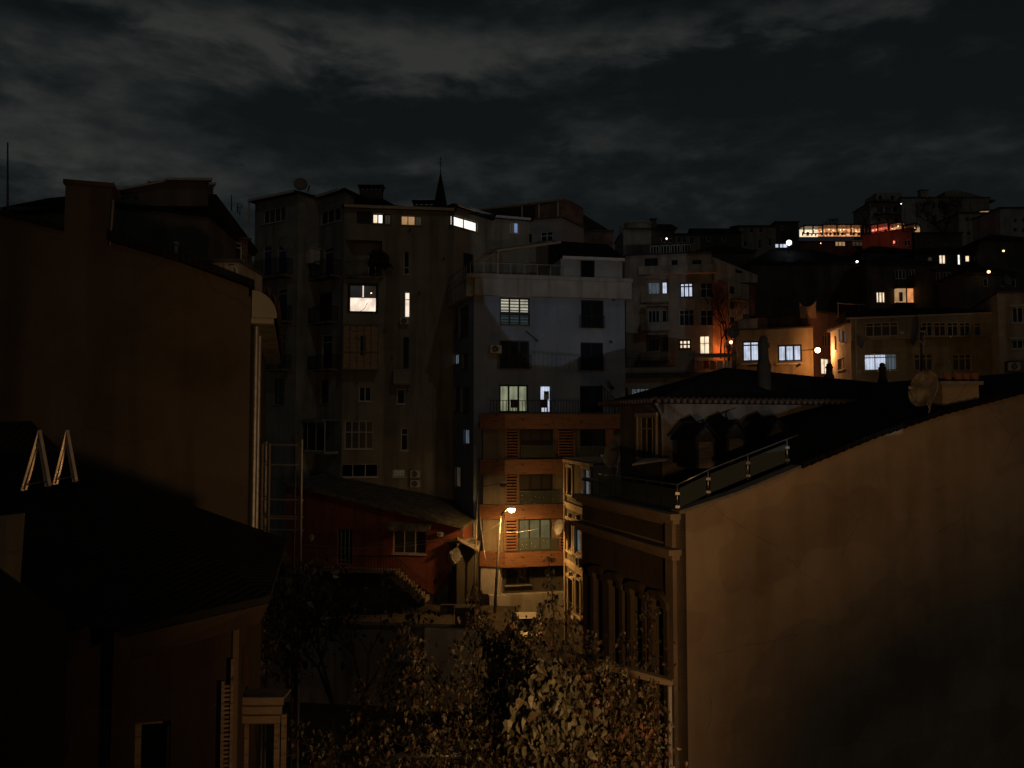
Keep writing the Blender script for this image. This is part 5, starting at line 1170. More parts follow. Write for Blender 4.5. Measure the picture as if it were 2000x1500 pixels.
fb = Frame(f.P(0, -1.33, 0).to_2d(), f.P(f.L, -1.33, 0).to_2d())
for k in range(4): a = u0 + (u1 - u0) * k / 4; add_window(at_, fb, a + .05, a + (u1 - u0) / 4 - .1, z0 + .2, z1 - .15, 'glass_dark', nx=3, sill=False)
b = Bld('brick_side_house', 'brick sided house glowing orange from a hidden lamp beside the bare tree', [xy(1394.5, 84), xy(1420, 85), xy(1478, 88)], at(1420, 552, 86).z, 8, 9, 'red_brick'); f = b.fr[1]
m = MB(); ff = Frame(xy(1394.5, 84), xy(1478, 88)); u = ff.uz
b.finish(roof=False)
m.prism(ff, [u(1395, 552), u(1478, 552), u(1480, 538), u(1390, 501)], -8, .05); m.build('gable', M['beige_render'], b.root)
boxon(ff, 1421, 553, 1461, 640, .003, .12, 'beige_render', 'stair_bay', b.root)
for y in (560, 590, 620): boxon(ff, 1424, y, 1432, y + 14, .125, .14, 'glass_dark', 'window', b.root)
boxon(ff, 1424, 586, 1455, 590, .125, .9, 'concrete', 'balcony', b.root); boxon(ff, 1436, 528, 1449, 533, .055, .07, 'glass_black', 'window', b.root)
# small cream house with two cool lit windows
b = Bld('cream_house', 'small cream house with two cool white lit windows', [xy(1440, 70), xy(1591, 68)], at(1515, 643, 69).z, 10, 7, 'yellow_paint', 'house', roofmat='dark_render')
b.win(0, 1450, 666, 1483, 706, 'lit_cool', 'dark_frame', nx=2, ty=.8, fw=.13); b.win(0, 1519, 673, 1566, 706, 'lit_cool', 'dark_frame', nx=3, fw=.14); b.finish(overhang=.1); CH = b
for px0, px1, y in ((1447, 1486, 709), (1516, 1568, 709)): boxon(b.fr[0], px0, y, px1, y + 3, .003, .12, 'white_frame', 'sill', b.root)
boxon(b.fr[0], 1440, 622, 1479, 645, -2, -.4, 'dirty_white', 'stair_head', b.root)
boxon(b.fr[0], 1450, 611, 1463, 622, -1.6, -.8, 'dark_render', 'chimney', b.root)
for x, y in ((1480, 713), (1562, 712)): 
    uu, zz = b.fr[0].uz(x, y); m = MB(); m.tube([b.fr[0].P(uu, .003, zz), b.fr[0].P(uu, .25, zz)], .1, 8); m.build('vent_stub', M['dark_frame'], b.root)
for i, (x, y, a, g) in enumerate(((1420, 676, 50, True), (1432, 650, -20, True), (1436, 685, 70, False))):
    dish(x, y, 67, 1.0, a, 8, ('dark dish lowest left of the cream house', 'uppermost dark dish at the corner of the cream house', 'cream dish seen edge on at the cream house corner')[i], g)
# alley house with the wall lamp and long tan building
b = Bld('alley_house', 'tall reddish house in the lamp lit alley between the cream house and long building', [xy(1591.5, 72), xy(1640, 74)], at(1615, 612, 73).z, 10, 7, 'pink_paint', 'house')
b.win(0, 1607, 648, 1618, 677, 'lit_amber' if False else 'glass_curtain', 'tan_frame', nx=2, ty=.8); b.win(0, 1604, 700, 1620, 731, 'lit_warm', 'white_frame', nx=2); b.finish(overhang=.2)
b = Bld('corner_house', 'white painted gabled corner of the long building beside the wall lamp', [xy(1626, 66), xy(1665, 60.5)], at(1645, 640, 63).z, 9, 5, 'white_render', 'house')
b.win(0, 1630, 655, 1634, 685, 'glass_dark', nx=1); b.win(0, 1638, 642, 1642, 668, 'lit_cool', nx=1); b.win(0, 1645, 645, 1651, 670, 'lit_cool_dim', nx=1); b.win(0, 1636, 700, 1650, 722, 'glass_curtain', nx=2); b.finish(overhang=.35)
m = MB(); f = b.fr[0]; m.prism(f, [(-.4, b.z1 + .125), (f.L, b.z1 + .125), (f.L, b.z1 + 1.1)], -5, .3); m.build('roof_slope', M['brown_tiles'], b.root)
b = Bld('long_building', 'long tan two storey building with a strip of enclosed balcony windows', [xy(1665.5, 60), xy(1956, 57)], at(1800, 620, 58.5).z, 9, 8, 'yellow_paint', roofmat='brown_tiles'); f = b.fr[0]; LBd = b
b.win(0, 1688, 691, 1752, 723, panes=['lit_cool', 'lit_cool', 'lit_cool_dim'], nx=3, ty=.78, frame='white_frame')
b.win(0, 1785, 691, 1822, 724, 'glass_curtain', 'tan_frame', nx=3, ty=.72); b.win(0, 1861, 691, 1898, 724, 'glass_curtain', 'tan_frame', nx=3, ty=.72)
b.finish(overhang=.45)
u0, u1, z0, z1 = f.rect(1686, 625, 1955, 658); m = MB(); m.box(f, 0, f.L, .004, .5, z0 - .12, b.z1 - .02); sb = m.build('enclosed_balcony', M['warm_render'], b.root)
fq = Frame(f.P(0, .67, 0).to_2d(), f.P(f.L, .67, 0).to_2d())
for x0, x1, nn, pn in ((1690, 1755, 4, 'glass_curtain'), (1800, 1822, 2, 'glass_dark'), (1824, 1848, 2, 'dark_red_cloth'), (1850, 1872, 2, 'glass_dark'), (1874, 1896, 2, 'glass_dark'), (1903, 1918, 1, 'glass_curtain')):
    a, c, p, q = fq.rect(x0, 629, x1, 657); add_window(sb, fq, a, c, p, q, pn, 'tan_frame', nx=nn, ty=.74, sill=False, dep=.16)
m = MB(); m.box(f, -.3, f.L, .47, .53, b.z1, b.z1 + .14); m.build('gutter', M['tan_frame'], b.root)
m = MB(); m.tube([f.P(.3, .6, b.z1), f.P(.3, .6, 12)], .06, 6); m.build('downpipe', M['tan_frame'], b.root)
ridge_roof(b.root, f, 0, f.L, b.z1 + .13, 8, 1.1, .3, 'black_tiles', 3, 'roof_slope')
boxon(f, 1755, 600, 1763, 615, -2, -1.4, 'warm_render', 'chimney', b.root)
dish(1678, 668, 57.5, .9, 40, 10, 'dark dish at the left end of the long tan building', True); dish(1893, 655, 56, .6, 30, 10, 'small dish on the wall right of the balcony windows', True)
b = Bld('end_house', 'grey cream house cut by the right edge of the picture', [xy(1956.5, 55), xy(2060, 54)], at(1980, 573, 55).z, 9, 8, 'beige_render', 'house')
b.win(0, 1977, 599, 2010, 630, 'glass_dark', nx=3); b.win(0, 1977, 663, 2010, 681, 'glass_dark', nx=3); b.finish(overhang=.15)
for y in (595, 659): boxon(b.fr[0], 1972, y, 2015, y + 3, .003, .15, 'white_frame', 'lintel', b.root)
b.balcony(0, 1962, 2040, 706, 724, .9); ac(1981, 716, 54, 'air conditioner on the balcony of the right edge house', s=.9)
# tarpaulin on roof poles
m = MB(); n_ = 10
for j in range(6):
    for k in range(n_ + 1):
        q = k / n_; sag = (1 - (2 * q - 1) ** 2) * (.9 * (1 - j / 5)); p0 = at(1562, 591 + j * 6, 70); p1 = at(1594, 587 + j * 7, 70); p = p0.lerp(p1, q); m.v.append(Vector((p.x, p.y + .1 * math.sin(6 * q + j), p.z - sag * .5)))
for j in range(5):
    for k in range(n_): m.f.append((j * (n_ + 1) + k, j * (n_ + 1) + k + 1, (j + 1) * (n_ + 1) + k + 1, (j + 1) * (n_ + 1) + k))
o = m.build('tarpaulin', M['cloth_tan']); s = o.modifiers.new('s', 'SOLIDIFY'); s.thickness = .02; tag(o, 'tan tarpaulin sagging on the roof behind the cream house', 'tarpaulin')
b = Bld('roof_hut', 'low dark rooftop hut behind the tarpaulin and alley house', [xy(1480, 76), xy(1635, 77)], at(1550, 618, 76).z, 10, 6, 'pink_paint', 'house'); b.finish()
t = thing('roof_frame', 'thin metal frame on the roof right of the tarpaulin', 'frame', at(1634, 625, 70))
m = MB(); m.tube([at(1635, 592, 70), at(1690, 596, 70)], .06, 5); m.build('crossbar', M['galvanised'], t)
for x, y0, y1 in ((1637, 592, 622), (1678, 596, 606)): m = MB(); m.tube([at(x, y0, 70), at(x, y1, 70)], .04, 5); m.build('post', M['galvanised'], t)

# ------------------------------------------------------------------ hillside
GH = 'houses on the far hillside'
def hill(name, label, x0, x1, yt, yb, Y, mat, wins=(), depth=9, roof='flat', Y2=None, lit=()):
    b = Bld(name, label, [xy(x0, Y), xy(x1, Y2 or Y)], at((x0 + x1) / 2, yt, ((Y2 or Y) + Y) / 2).z, at((x0 + x1) / 2, yb, Y).z - 6, depth, mat, 'house' if 'house' in name else 'building', GH)
    for q in wins:
        pn = q[4] if len(q) > 4 else 'glass_dark'; fm = q[5] if len(q) > 5 else 'white_frame'
        b.win(0, q[0], q[1], q[2], q[3], pn, fm, nx=max(1, round((q[2] - q[0]) / 7)), fw=.1 if not pn.startswith('lit') else .14, sill=False)
    b.finish(overhang=.4)
    if roof == 'gable': ridge_roof(b.root, b.fr[0], 0, b.fr[0].L, b.z1 + .13, depth, depth * .2, .4, 'brown_tiles', 0 , 'roof_slope')
    if roof == 'hip': ridge_roof(b.root, b.fr[0], 0, b.fr[0].L, b.z1 + .13, depth, depth * .2, .4, 'brown_tiles', depth * .45, 'roof_slope')
    return b
h = hill('rounded_building', 'rounded topped tan building on the skyline right of the canopy house', 1220, 1272, 448, 500, 112, 'beige_render'); m = MB(); c = at(1246, 448, 114); m.lathe([(1.9, c.z - 3), (1.9, c.z + .5), (2.05, c.z + .55), (2.0, c.z + .8), (0, c.z + 1.1)], 20, (c.x, c.y, 0)); m.build('turret', M['beige_render'], h.root)
chimney(h.root, at(1276, 440, 116), .45, at(1276, 445, 116).z, at(1276, 431, 116).z)
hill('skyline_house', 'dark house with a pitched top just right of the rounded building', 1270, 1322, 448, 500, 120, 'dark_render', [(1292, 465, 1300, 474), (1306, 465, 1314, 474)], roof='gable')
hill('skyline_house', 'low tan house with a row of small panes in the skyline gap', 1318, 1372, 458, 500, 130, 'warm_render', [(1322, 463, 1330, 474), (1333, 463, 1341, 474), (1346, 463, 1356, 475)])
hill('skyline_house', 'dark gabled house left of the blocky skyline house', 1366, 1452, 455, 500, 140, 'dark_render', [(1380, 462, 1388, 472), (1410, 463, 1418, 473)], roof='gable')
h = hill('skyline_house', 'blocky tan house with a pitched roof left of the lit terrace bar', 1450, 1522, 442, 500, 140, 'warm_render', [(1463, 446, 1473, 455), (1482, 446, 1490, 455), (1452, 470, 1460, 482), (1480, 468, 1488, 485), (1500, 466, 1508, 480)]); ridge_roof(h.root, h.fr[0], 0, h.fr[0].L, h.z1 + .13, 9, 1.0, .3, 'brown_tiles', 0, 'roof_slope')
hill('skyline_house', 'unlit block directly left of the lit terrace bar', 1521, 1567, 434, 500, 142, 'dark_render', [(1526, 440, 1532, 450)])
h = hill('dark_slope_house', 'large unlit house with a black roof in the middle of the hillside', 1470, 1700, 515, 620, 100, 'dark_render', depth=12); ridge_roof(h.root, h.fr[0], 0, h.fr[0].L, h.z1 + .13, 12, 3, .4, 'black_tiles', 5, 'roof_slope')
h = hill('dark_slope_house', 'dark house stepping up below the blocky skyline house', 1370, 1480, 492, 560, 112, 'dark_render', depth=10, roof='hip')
# floodlit nook
t = thing('floodlight', 'bright white floodlight on the dark hillside roof', 'light fitting', at(1541, 476, 104)); m = MB(); p = at(1541, 474, 104); m.lathe([(0, -.35), (.25, -.25), (.35, 0), (.25, .25), (0, .35)], 12, p); m.build('lamp', M['lamp_white'], t, True)
m = MB(); m.cube(p.x - .05, p.x + .05, 104.05, 104.15, p.z - 2, p.z); m.build('bracket', M['black_metal'], t)
for i, (x0, x1) in enumerate(((1515, 1520), (1524, 1528), (1530, 1537))):
    m = MB(); a, c = at(x0, 483, 105), at(x1, 477, 105); m.cube(a.x, c.x, 105, 105.1, a.z, c.z); tag(m.build('lit_panel', M['lit_cool']), ('leftmost', 'middle', 'rightmost')[i] + ' of three small lit openings by the white floodlight', 'lit opening', 'small lit openings')
# terrace bar
h = hill('terrace_bar', 'terrace bar glowing orange and red along the hill crest', 1570, 1702, 472, 520, 160, 'dark_render', [(1631, 468 + 3, 1652, 481, 'lit_amber', 'dark_frame'), (1664, 468, 1686, 481, 'lit_dim', 'dark_frame')], depth=12); BAR = h
f = h.fr[0]; root = h.root
def strip(f, x0, y0, x1, y1, mat, n, roofy=3):
    u0, u1, z0, z1 = f.rect(x0, y0, x1, y1); m = MB(); m.box(f, u0, u1, -2.5, -2.4, z0, z1); ba = m.build('back_wall', M[mat], root)
    m = MB(); 
    for k in range(n + 1): uu = u0 + (u1 - u0) * k / n; m.box(f, uu - .12, uu + .12, -.1, .12, z0, z1)
    m.box(f, u0, u1, -.1, .12, z0, z0 + .15); m.build('terrace_frame', M['dark_frame'], root)
    m = MB(); m.box(f, u0 - .2, u1 + .2, -3, .5, z1 + .003, z1 + .3); m.build('canopy', M['dark_frame'], root)
    for k in range(int((u1 - u0) / 1.1)):
        c = f.P(u0 + .5 + k * 1.1 + rnd.uniform(-.3, .3), -1 + rnd.uniform(-.9, .6), z0 + (z1 - z0) * rnd.uniform(.3, .9)); m = MB(); r = rnd.uniform(.07, .16); m.lathe([(0, -r), (r, 0), (0, r)], 6, c); m.build('hanging_bulb', M['bulb_red' if mat == 'lit_red' else 'bulb_warm'], ba)
    for k in range(int((u1 - u0) / .8)):
        uu = u0 + .3 + k * .8 + rnd.uniform(-.2, .2); hgt = rnd.uniform(.3, .8) * (z1 - z0) * .6; m = MB(); m.box(f, uu, uu + rnd.uniform(.15, .5), -1.5, -1.2, z0, z0 + hgt); m.build('furniture', M['dark_frame'], ba)
strip(f, 1570, 443, 1606, 457, 'lit_warm', 2); 
f2_ = Frame(f.P(f.uz(1606, 450)[0], .6, 0).to_2d(), f.P(f.L, .6, 0).to_2d())
m = MB(); a = f2_.rect(1606, 457, 1692, 490); m.box(f2_, a[0], a[1], -1, 0, h.z0, f2_.uz(1650, 460)[1]) if False else None
strip(f2_, 1607, 441, 1690, 456, 'lit_bar', 3)
h2 = hill('bar_annexe', 'pink walled annexe of the terrace bar under red lights', 1692, 1790, 453, 510, 156, 'pink_paint', [(1743, 468, 1753, 480), (1765, 468, 1778, 480)], Y2=150); root = h2.root
strip(h2.fr[0], 1694, 440, 1735, 453, 'lit_red', 2); strip(h2.fr[0], 1737, 438, 1762, 451, 'lit_bar', 1); strip(h2.fr[0], 1764, 441, 1789, 452, 'lit_amber', 1)
p = at(1715, 447, 149); p = at(1706, 452, 149); lamp_light('bar_glow', 'POINT', p, 160, (1, .16, .08), .3, None)
for i, (x, y, r_) in enumerate(((1622, 432, 1), (1692, 432, .7))): pass
# tower blocks on the crest
h = hill('crest_block', 'tallest pale block on the crest with dark balcony bands', 1708, 1772, 396, 500, 190, 'beige_render', [(1713, 403, 1725, 416), (1729, 403, 1741, 416), (1745, 402, 1760, 416), (1714, 425, 1720, 434), (1731, 424, 1737, 433), (1748, 424, 1756, 434)]); f = h.fr[0]
boxon(f, 1714, 375, 1764, 396, -7, -.6, 'beige_render', 'penthouse', h.root); boxon(f, 1706, 392, 1770, 396, .004, 1.2, 'concrete', 'balcony', h.root); boxon(f, 1706, 417, 1770, 420, .004, 1.2, 'concrete', 'balcony', h.root)
for x0, y0, x1, y1 in ((1718, 381, 1724, 388), (1742, 381, 1748, 388)): boxon(f, x0, y0, x1, y1, -.59, -.55, 'glass_black', 'window', h.root)
h = hill('crest_block', 'narrow pale stair tower right of the tallest crest block', 1772, 1820, 386, 500, 188, 'white_render', [(1789, 396, 1793, 404), (1789, 420, 1793, 428), (1789, 445, 1793, 453), (1799, 408, 1803, 416), (1799, 455, 1802, 466, 'lit_amber')])
chimney(h.root, at(1803, 378, 190), 1.0, at(1803, 388, 190).z, at(1803, 374, 190).z, 'beige_render')
h = hill('crest_block', 'wide blank walled block at the top right of the crest', 1818, 1946, 386, 500, 195, 'warm_render', [(1820, 396, 1828, 408), (1832, 394, 1850, 408), (1820, 420, 1830, 436)]); f = h.fr[0]; u = f.uz
m = MB(); m.prism(f, [u(1846, 386), u(1946, 392), u(1944, 390), u(1868, 370), u(1846, 374)], -9, -.05); m.build('gable', M['warm_render'], h.root)
h = hill('crest_house', 'cream house below the blank block with a lamplit roof corner', 1884, 1964, 416, 520, 170, 'beige_render', [(1886, 424, 1893, 433), (1898, 424, 1906, 434), (1932, 428, 1938, 440), (1888, 452, 1896, 460), (1902, 452, 1908, 462), (1950, 440, 1955, 448)]); f = h.fr[0]
boxon(f, 1922, 410, 1960, 417, -3, -1, 'lit_amber', 'lit_shelter', h.root); boxon(f, 1918, 408, 1964, 410, -3.4, -.4, 'dark_render', 'shelter_roof', h.root)
hill('crest_house', 'pale house on the crest cut by the right edge of the picture', 1966, 2050, 406, 560, 150, 'white_render', [(1980, 427, 1986, 435), (1996, 426, 2003, 434), (1979, 445, 1987, 453), (1993, 466, 1999, 474), (1996, 446, 2003, 454)])
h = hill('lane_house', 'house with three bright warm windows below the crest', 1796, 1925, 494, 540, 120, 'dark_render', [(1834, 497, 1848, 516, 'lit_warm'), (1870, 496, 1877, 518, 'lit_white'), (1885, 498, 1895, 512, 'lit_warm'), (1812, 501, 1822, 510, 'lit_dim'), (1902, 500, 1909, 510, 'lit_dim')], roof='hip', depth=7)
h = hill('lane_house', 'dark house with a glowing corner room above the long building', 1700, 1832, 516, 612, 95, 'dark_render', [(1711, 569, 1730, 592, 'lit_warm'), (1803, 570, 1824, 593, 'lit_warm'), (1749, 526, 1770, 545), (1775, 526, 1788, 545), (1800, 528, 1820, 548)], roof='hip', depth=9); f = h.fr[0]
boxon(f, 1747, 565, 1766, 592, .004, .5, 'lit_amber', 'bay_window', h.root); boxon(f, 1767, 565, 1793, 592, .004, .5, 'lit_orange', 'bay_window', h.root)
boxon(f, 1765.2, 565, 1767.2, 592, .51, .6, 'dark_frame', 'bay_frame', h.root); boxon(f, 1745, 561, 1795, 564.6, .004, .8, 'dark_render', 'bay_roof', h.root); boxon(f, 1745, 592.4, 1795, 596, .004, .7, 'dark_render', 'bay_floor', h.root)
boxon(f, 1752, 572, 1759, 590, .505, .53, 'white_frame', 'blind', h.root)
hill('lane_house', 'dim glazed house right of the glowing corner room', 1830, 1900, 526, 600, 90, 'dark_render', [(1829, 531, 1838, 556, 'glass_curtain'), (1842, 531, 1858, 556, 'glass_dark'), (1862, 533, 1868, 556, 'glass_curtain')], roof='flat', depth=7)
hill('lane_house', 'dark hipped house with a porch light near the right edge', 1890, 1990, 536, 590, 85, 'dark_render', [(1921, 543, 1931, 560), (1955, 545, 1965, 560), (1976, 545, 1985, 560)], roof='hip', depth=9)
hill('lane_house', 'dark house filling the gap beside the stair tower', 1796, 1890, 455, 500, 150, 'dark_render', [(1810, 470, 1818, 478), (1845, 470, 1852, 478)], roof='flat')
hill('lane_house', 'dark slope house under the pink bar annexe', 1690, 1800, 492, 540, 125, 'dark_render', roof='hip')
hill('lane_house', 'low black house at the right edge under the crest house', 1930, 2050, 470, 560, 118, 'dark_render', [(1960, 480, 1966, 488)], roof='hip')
for i, (x, y, Y, s_, mt) in enumerate(((1931, 531, 84, .22, 'bulb_warm'), (1896, 576, 88, .18, 'lamp_white'), (1960, 490, 116, .2, 'bulb_warm'), (1674, 511, 98, .2, 'lamp_white'), (1603, 475, 150, .12, 'bulb_warm'), (1302, 466, 118, .2, 'bulb_warm'), (1365, 497, 108, .08, 'bulb_warm'), (1760, 398, 186, .15, 'lamp_white'))):
    labs = ('warm porch lamp on the dark hipped house near the right edge', 'small lamp right of the glowing corner room', 'warm lamp highest at the right edge', 'white lamp on the black slope left of the lane houses', 'tiny lamp below the left end of the terrace bar', 'small lamp on the roofline near the rounded building', 'tiny amber lamp above the balcony apartments', 'white pinpoint lamp on the tallest crest block')
    p = at(x, y, Y); t = thing('wall_lamp', labs[i], 'lamp', p); m = MB(); s_ *= .7; m.lathe([(0, -s_), (s_ * .75, -s_ * .7), (s_ * 1.1, 0), (s_ * .75, s_ * .7), (0, s_)], 10, p); m.build('bulb_cover', M[mt], t); m = MB(); m.cube(p.x - .04, p.x + .04, p.y + .05, p.y + .6, p.z - .04, p.z + .04); m.build('bracket', M['black_metal'], t)
dish(1966, 547, 82, 1.2, 30, 10, 'large dish on the dark hipped house near the right edge', True)
# hill terrain as seen behind
def bare_tree(px, yb, Y, h, spread, label, seed, leafy=0, lean=0, group='bare trees', mat='bark', depth_=5, r0=.12, name='bare_tree'):
    rr = random.Random(seed); base = at(px, yb, Y); t = thing(name, label, 'tree', base, group); m = MB(); tips = []
    def grow(p, d, L, r, lv):
        q = p + d * L * .5 + Vector((rr.uniform(-.1, .1), rr.uniform(-.1, .1), 0)) * L * .5; e = q + (d + Vector((rr.uniform(-.25, .25), rr.uniform(-.25, .25), rr.uniform(-.05, .2)))).normalized() * L * .5
        m.tube([p, q, e], r, 5 if lv < 2 else 4, r * .6)
        if lv >= depth_: tips.append(e); return
        if lv >= 2: tips.append(e)
        for k in range(rr.choice((2, 3, 3))):
            a = rr.uniform(0, 6.28); v = Vector((math.cos(a) * spread, math.sin(a) * spread, rr.uniform(.1, .9))); grow(e, (d * .8 + v * .9).normalized(), L * rr.uniform(.62, .82), r * .58, lv + 1)
    grow(base, Vector((lean, 0, 1)).normalized(), h, r0, 0); m.build('branches', M[mat], t)
    if leafy:
        l = MB()
        for e in tips: leaf_quads(l, e, leafy, .35, .2, .4, rr)
        l.build('foliage', M['leaf_dark'], t)
    return t
bare_tree(1425, 720, 79, 2.6, .9, 'tall bare branching tree before the brick sided house', 3, depth_=6, r0=.16)
bare_tree(1408, 700, 80, 2.0, 1.0, 'shorter bare tree overlapping the balcony apartments', 5, depth_=6, r0=.10)
bare_tree(1505, 640, 84, 1.5, 1.3, 'low tangled bare tree behind the cream house roof', 8, depth_=6, r0=.1)
bare_tree(1540, 640, 86, 1.3, 1.4, 'low tangled bare tree left of the tarpaulin', 9, depth_=6, r0=.1)
bare_tree(1622, 458, 172, 1.5, 2.0, 'domed leafless tree above the left end of the terrace bar', 11, depth_=6, r0=.2)
bare_tree(1690, 448, 176, 2.0, 1.2, 'small leafless tree between the bar and the tallest block', 12, depth_=5, r0=.15)
bare_tree(1850, 500, 165, 4.5, .8, 'dark full tree between the stair tower and the cream crest house', 14, leafy=8, depth_=5, r0=.4, name='leafy_tree')
bare_tree(468, 420, 66, .4, 1.4, 'scrubby roof level shrub left of the grey block', 15, depth_=5, r0=.05, name='shrub')

# wall lamp in the alley
p = at(1597, 684, 66); t = thing('wall_lamp', 'dazzling orange wall lamp on the corner of the cream house', 'lamp', p); m = MB(); m.lathe([(0, -.22), (.16, -.15), (.22, 0), (.16, .15), (0, .22)], 14, p); m.build('bulb_cover', M['lamp_orange'], t, True)
m = MB(); m.tube([p + Vector((-.8, 1.2, .1)), p + Vector((0, .15, .12))], .04, 6); m.build('bracket', M['black_metal'], t)
lamp_light('alley_light', 'POINT', p + Vector((.3, -.3, -.2)), 380, (1, .36, .10), .2, t)
T3, c3 = street_lamp((at(1416, 760, 82).x, 82, gz(20, 82)), at(1416, 672, 82).z - gz(20, 82), .5, .3, 'street lamp hidden behind the dishes that lights the brick house', True, .09, head='lamp_orange')
lamp_light('brick_light', 'POINT', at(1421, 682, 83.5), 190, (1, .33, .08), .2, T3)
T4, c4 = street_lamp((at(1850, 800, 44).x, 44, 4), at(1850, 800, 44).z - 4, -1.2, .4, 'street lamp hidden below the near right ridge in front of the long building', True, .09)
lamp_light('lane_light', 'POINT', c4 - Vector((0, 0, .3)), 190, SOD, .2, T4)
T5, c5 = street_lamp((at(1600, 770, 52).x, 52, 4), at(1600, 770, 52).z - 4.2, 1.0, .4, 'street lamp hidden behind the hipped roof ridge', True, .09)
lamp_light('lane_light', 'POINT', c5 - Vector((0, 0, .3)), 45, SOD, .2, T5)

# ------------------------------------------------------------------ cars
def car(label, loc, rz, paint, group='cars parked below'):
    t = thing('parked_car', label, 'car', (0, 0, 0), group)
    st = [(-2.1, .30, .62, .70), (-2.0, .22, .78, .80), (-1.5, .2, .9, .85), (-.9, .2, .93, .87), (.3, .2, .95, .88), (1.3, .2, .92, .87), (1.9, .22, .86, .82), (2.1, .3, .66, .72)]
    m = MB(); prof_ = []
    for x, zb_, zt_, hw in st:
        ring = [(x, -hw * .92, zb_), (x, -hw, zb_ + .25), (x, -hw * .98, zt_ - .1), (x, -hw * .86, zt_), (x, hw * .86, zt_), (x, hw * .98, zt_ - .1), (x, hw, zb_ + .25), (x, hw * .92, zb_)]; prof_.append(ring)
    for ring in prof_: m.v += [Vector(v) for v in ring]
    for i in range(len(prof_) - 1):
        for k in range(8): m.f.append((i * 8 + k, i * 8 + (k + 1) % 8, (i + 1) * 8 + (k + 1) % 8, (i + 1) * 8 + k))
    m.f.append(tuple(range(8))); m.f.append(tuple(range(7 * 8, 8 * 8))[::-1]); m.build('body', M[paint], t, True, (0, 0, 0))
    m = MB(); a = [(-1.75, .80, .9), (-1.1, .66, 1.42), (.45, .66, 1.45), (1.25, .8, .93)]
    for x, hw, z in a: m.v += [Vector((x, -hw, z)), Vector((x, hw, z))]
    m.f += [(0, 1, 3, 2), (2, 3, 5, 4), (4, 5, 7, 6), (0, 2, 4, 6), (7, 5, 3, 1)]; m.build('greenhouse', M['glass_black'], t, False, (0, 0, 0))
    m = MB(); m.hexa([Vector(v) for v in ((-1.08, -.64, 1.425), (.42, -.64, 1.455), (.42, .64, 1.455), (-1.08, .64, 1.425), (-1.0, -.58, 1.47), (.35, -.58, 1.5), (.35, .58, 1.5), (-1.0, .58, 1.47))]); m.build('roof', M[paint], t, False, (0, 0, 0))
    m = MB()
    for s in (-1, 1):
        for (x0, z0, x1, z1) in ((-1.75, .9, -1.1, 1.43), (.45, 1.46, 1.25, .93), (-.3, .92, -.35, 1.45)):
            m = MB(); h0 = .805 if z0 < 1.2 else .67; h1 = .805 if z1 < 1.2 else .67; m.tube([(x0, s * h0, z0), (x1, s * h1, z1)], .035, 5); m.build('pillar', M[paint], t, False, (0, 0, 0))
    pass
    for x in (-1.35, 1.35):
        for s in (-1, 1):
            m = MB(); m.lathe([(.2, -.1), (.31, -.1), (.33, -.06), (.33, .06), (.31, .1), (.2, .1)], 20, (x, s * .78, .33), 'y'); wv = m.build('wheel', M['rubber'], t, True, (x, s * .78, .33)); 
            m = MB(); m.lathe([(0, .09 * -s), (.2, .1 * -s), (.21, .06 * -s)], 12, (x, s * .78, .33), 'y'); o = m.build('rim', M['steel'], wv, False)
    for s in (-1, 1):
        m = MB(); m.cube(-2.09, -1.98, s * .62 - .14, s * .62 + .14, .6, .74); m.build('tail_light', M['red_lens'], t, False, (0, 0, 0)); m = MB(); m.cube(1.96, 2.08, s * .6 - .15, s * .6 + .15, .56, .68); m.build('headlight', M['glass_curtain'], t, False, (0, 0, 0))
    t.location = loc; t.rotation_euler = (0, 0, rz); return t
car('white car parked end on beyond the lit street lamp', (at(1028, 1210, 53).x, 51.5, gz(0, 52) + .02), R(95), 'car_white')
car('pale car half hidden by leaves in the lower middle', (at(820, 1400, 33).x, 33.5, .12), R(5), 'car_grey')
car('dark car nearest the plank stand behind branches', (at(690, 1400, 30).x - 1, 30, .02), R(12), 'car_grey')

# ------------------------------------------------------------------ pergola beam and post by the near right wall
t = thing('pergola', 'rough pergola beam and post carrying vines beside the near right wall', 'pergola', at(1308, 1500, 13))
m = MB(); a, c = at(1088, 1278, 14), at(1312, 1336, 12.5); m.hexa([a + Vector((0, 0, -.05)), c + Vector((0, 0, -.05)), c + Vector((.05, .12, -.05)), a + Vector((.05, .12, -.05)), a + Vector((0, 0, .07)), c + Vector((0, 0, .05)), c + Vector((.05, .12, .05)), a + Vector((.05, .12, .07))]); m.build('beam', M['weathered_wood'], t)
m = MB(); c = at(1308, 1340, 12.5); m.tube([c, (c.x, c.y, 2)], .035, 8); m.build('post', M['galvanised'], t)
m = MB(); m.slab([at(1088, 1283, 14), at(1180, 1306, 13.4), at(1178, 1318, 13.4), at(1090, 1298, 14)], .03); m.build('board', M['stone'], t)
# awning over street door
m = MB(); m.slab([at(1134, 1195, 36), at(1178, 1192, 35), at(1178, 1222, 32.5), at(1150, 1210, 34)], .06); tag(m.build('door_awning', M['black_metal']), 'small black awning sticking out from the slim pale house', 'awning')

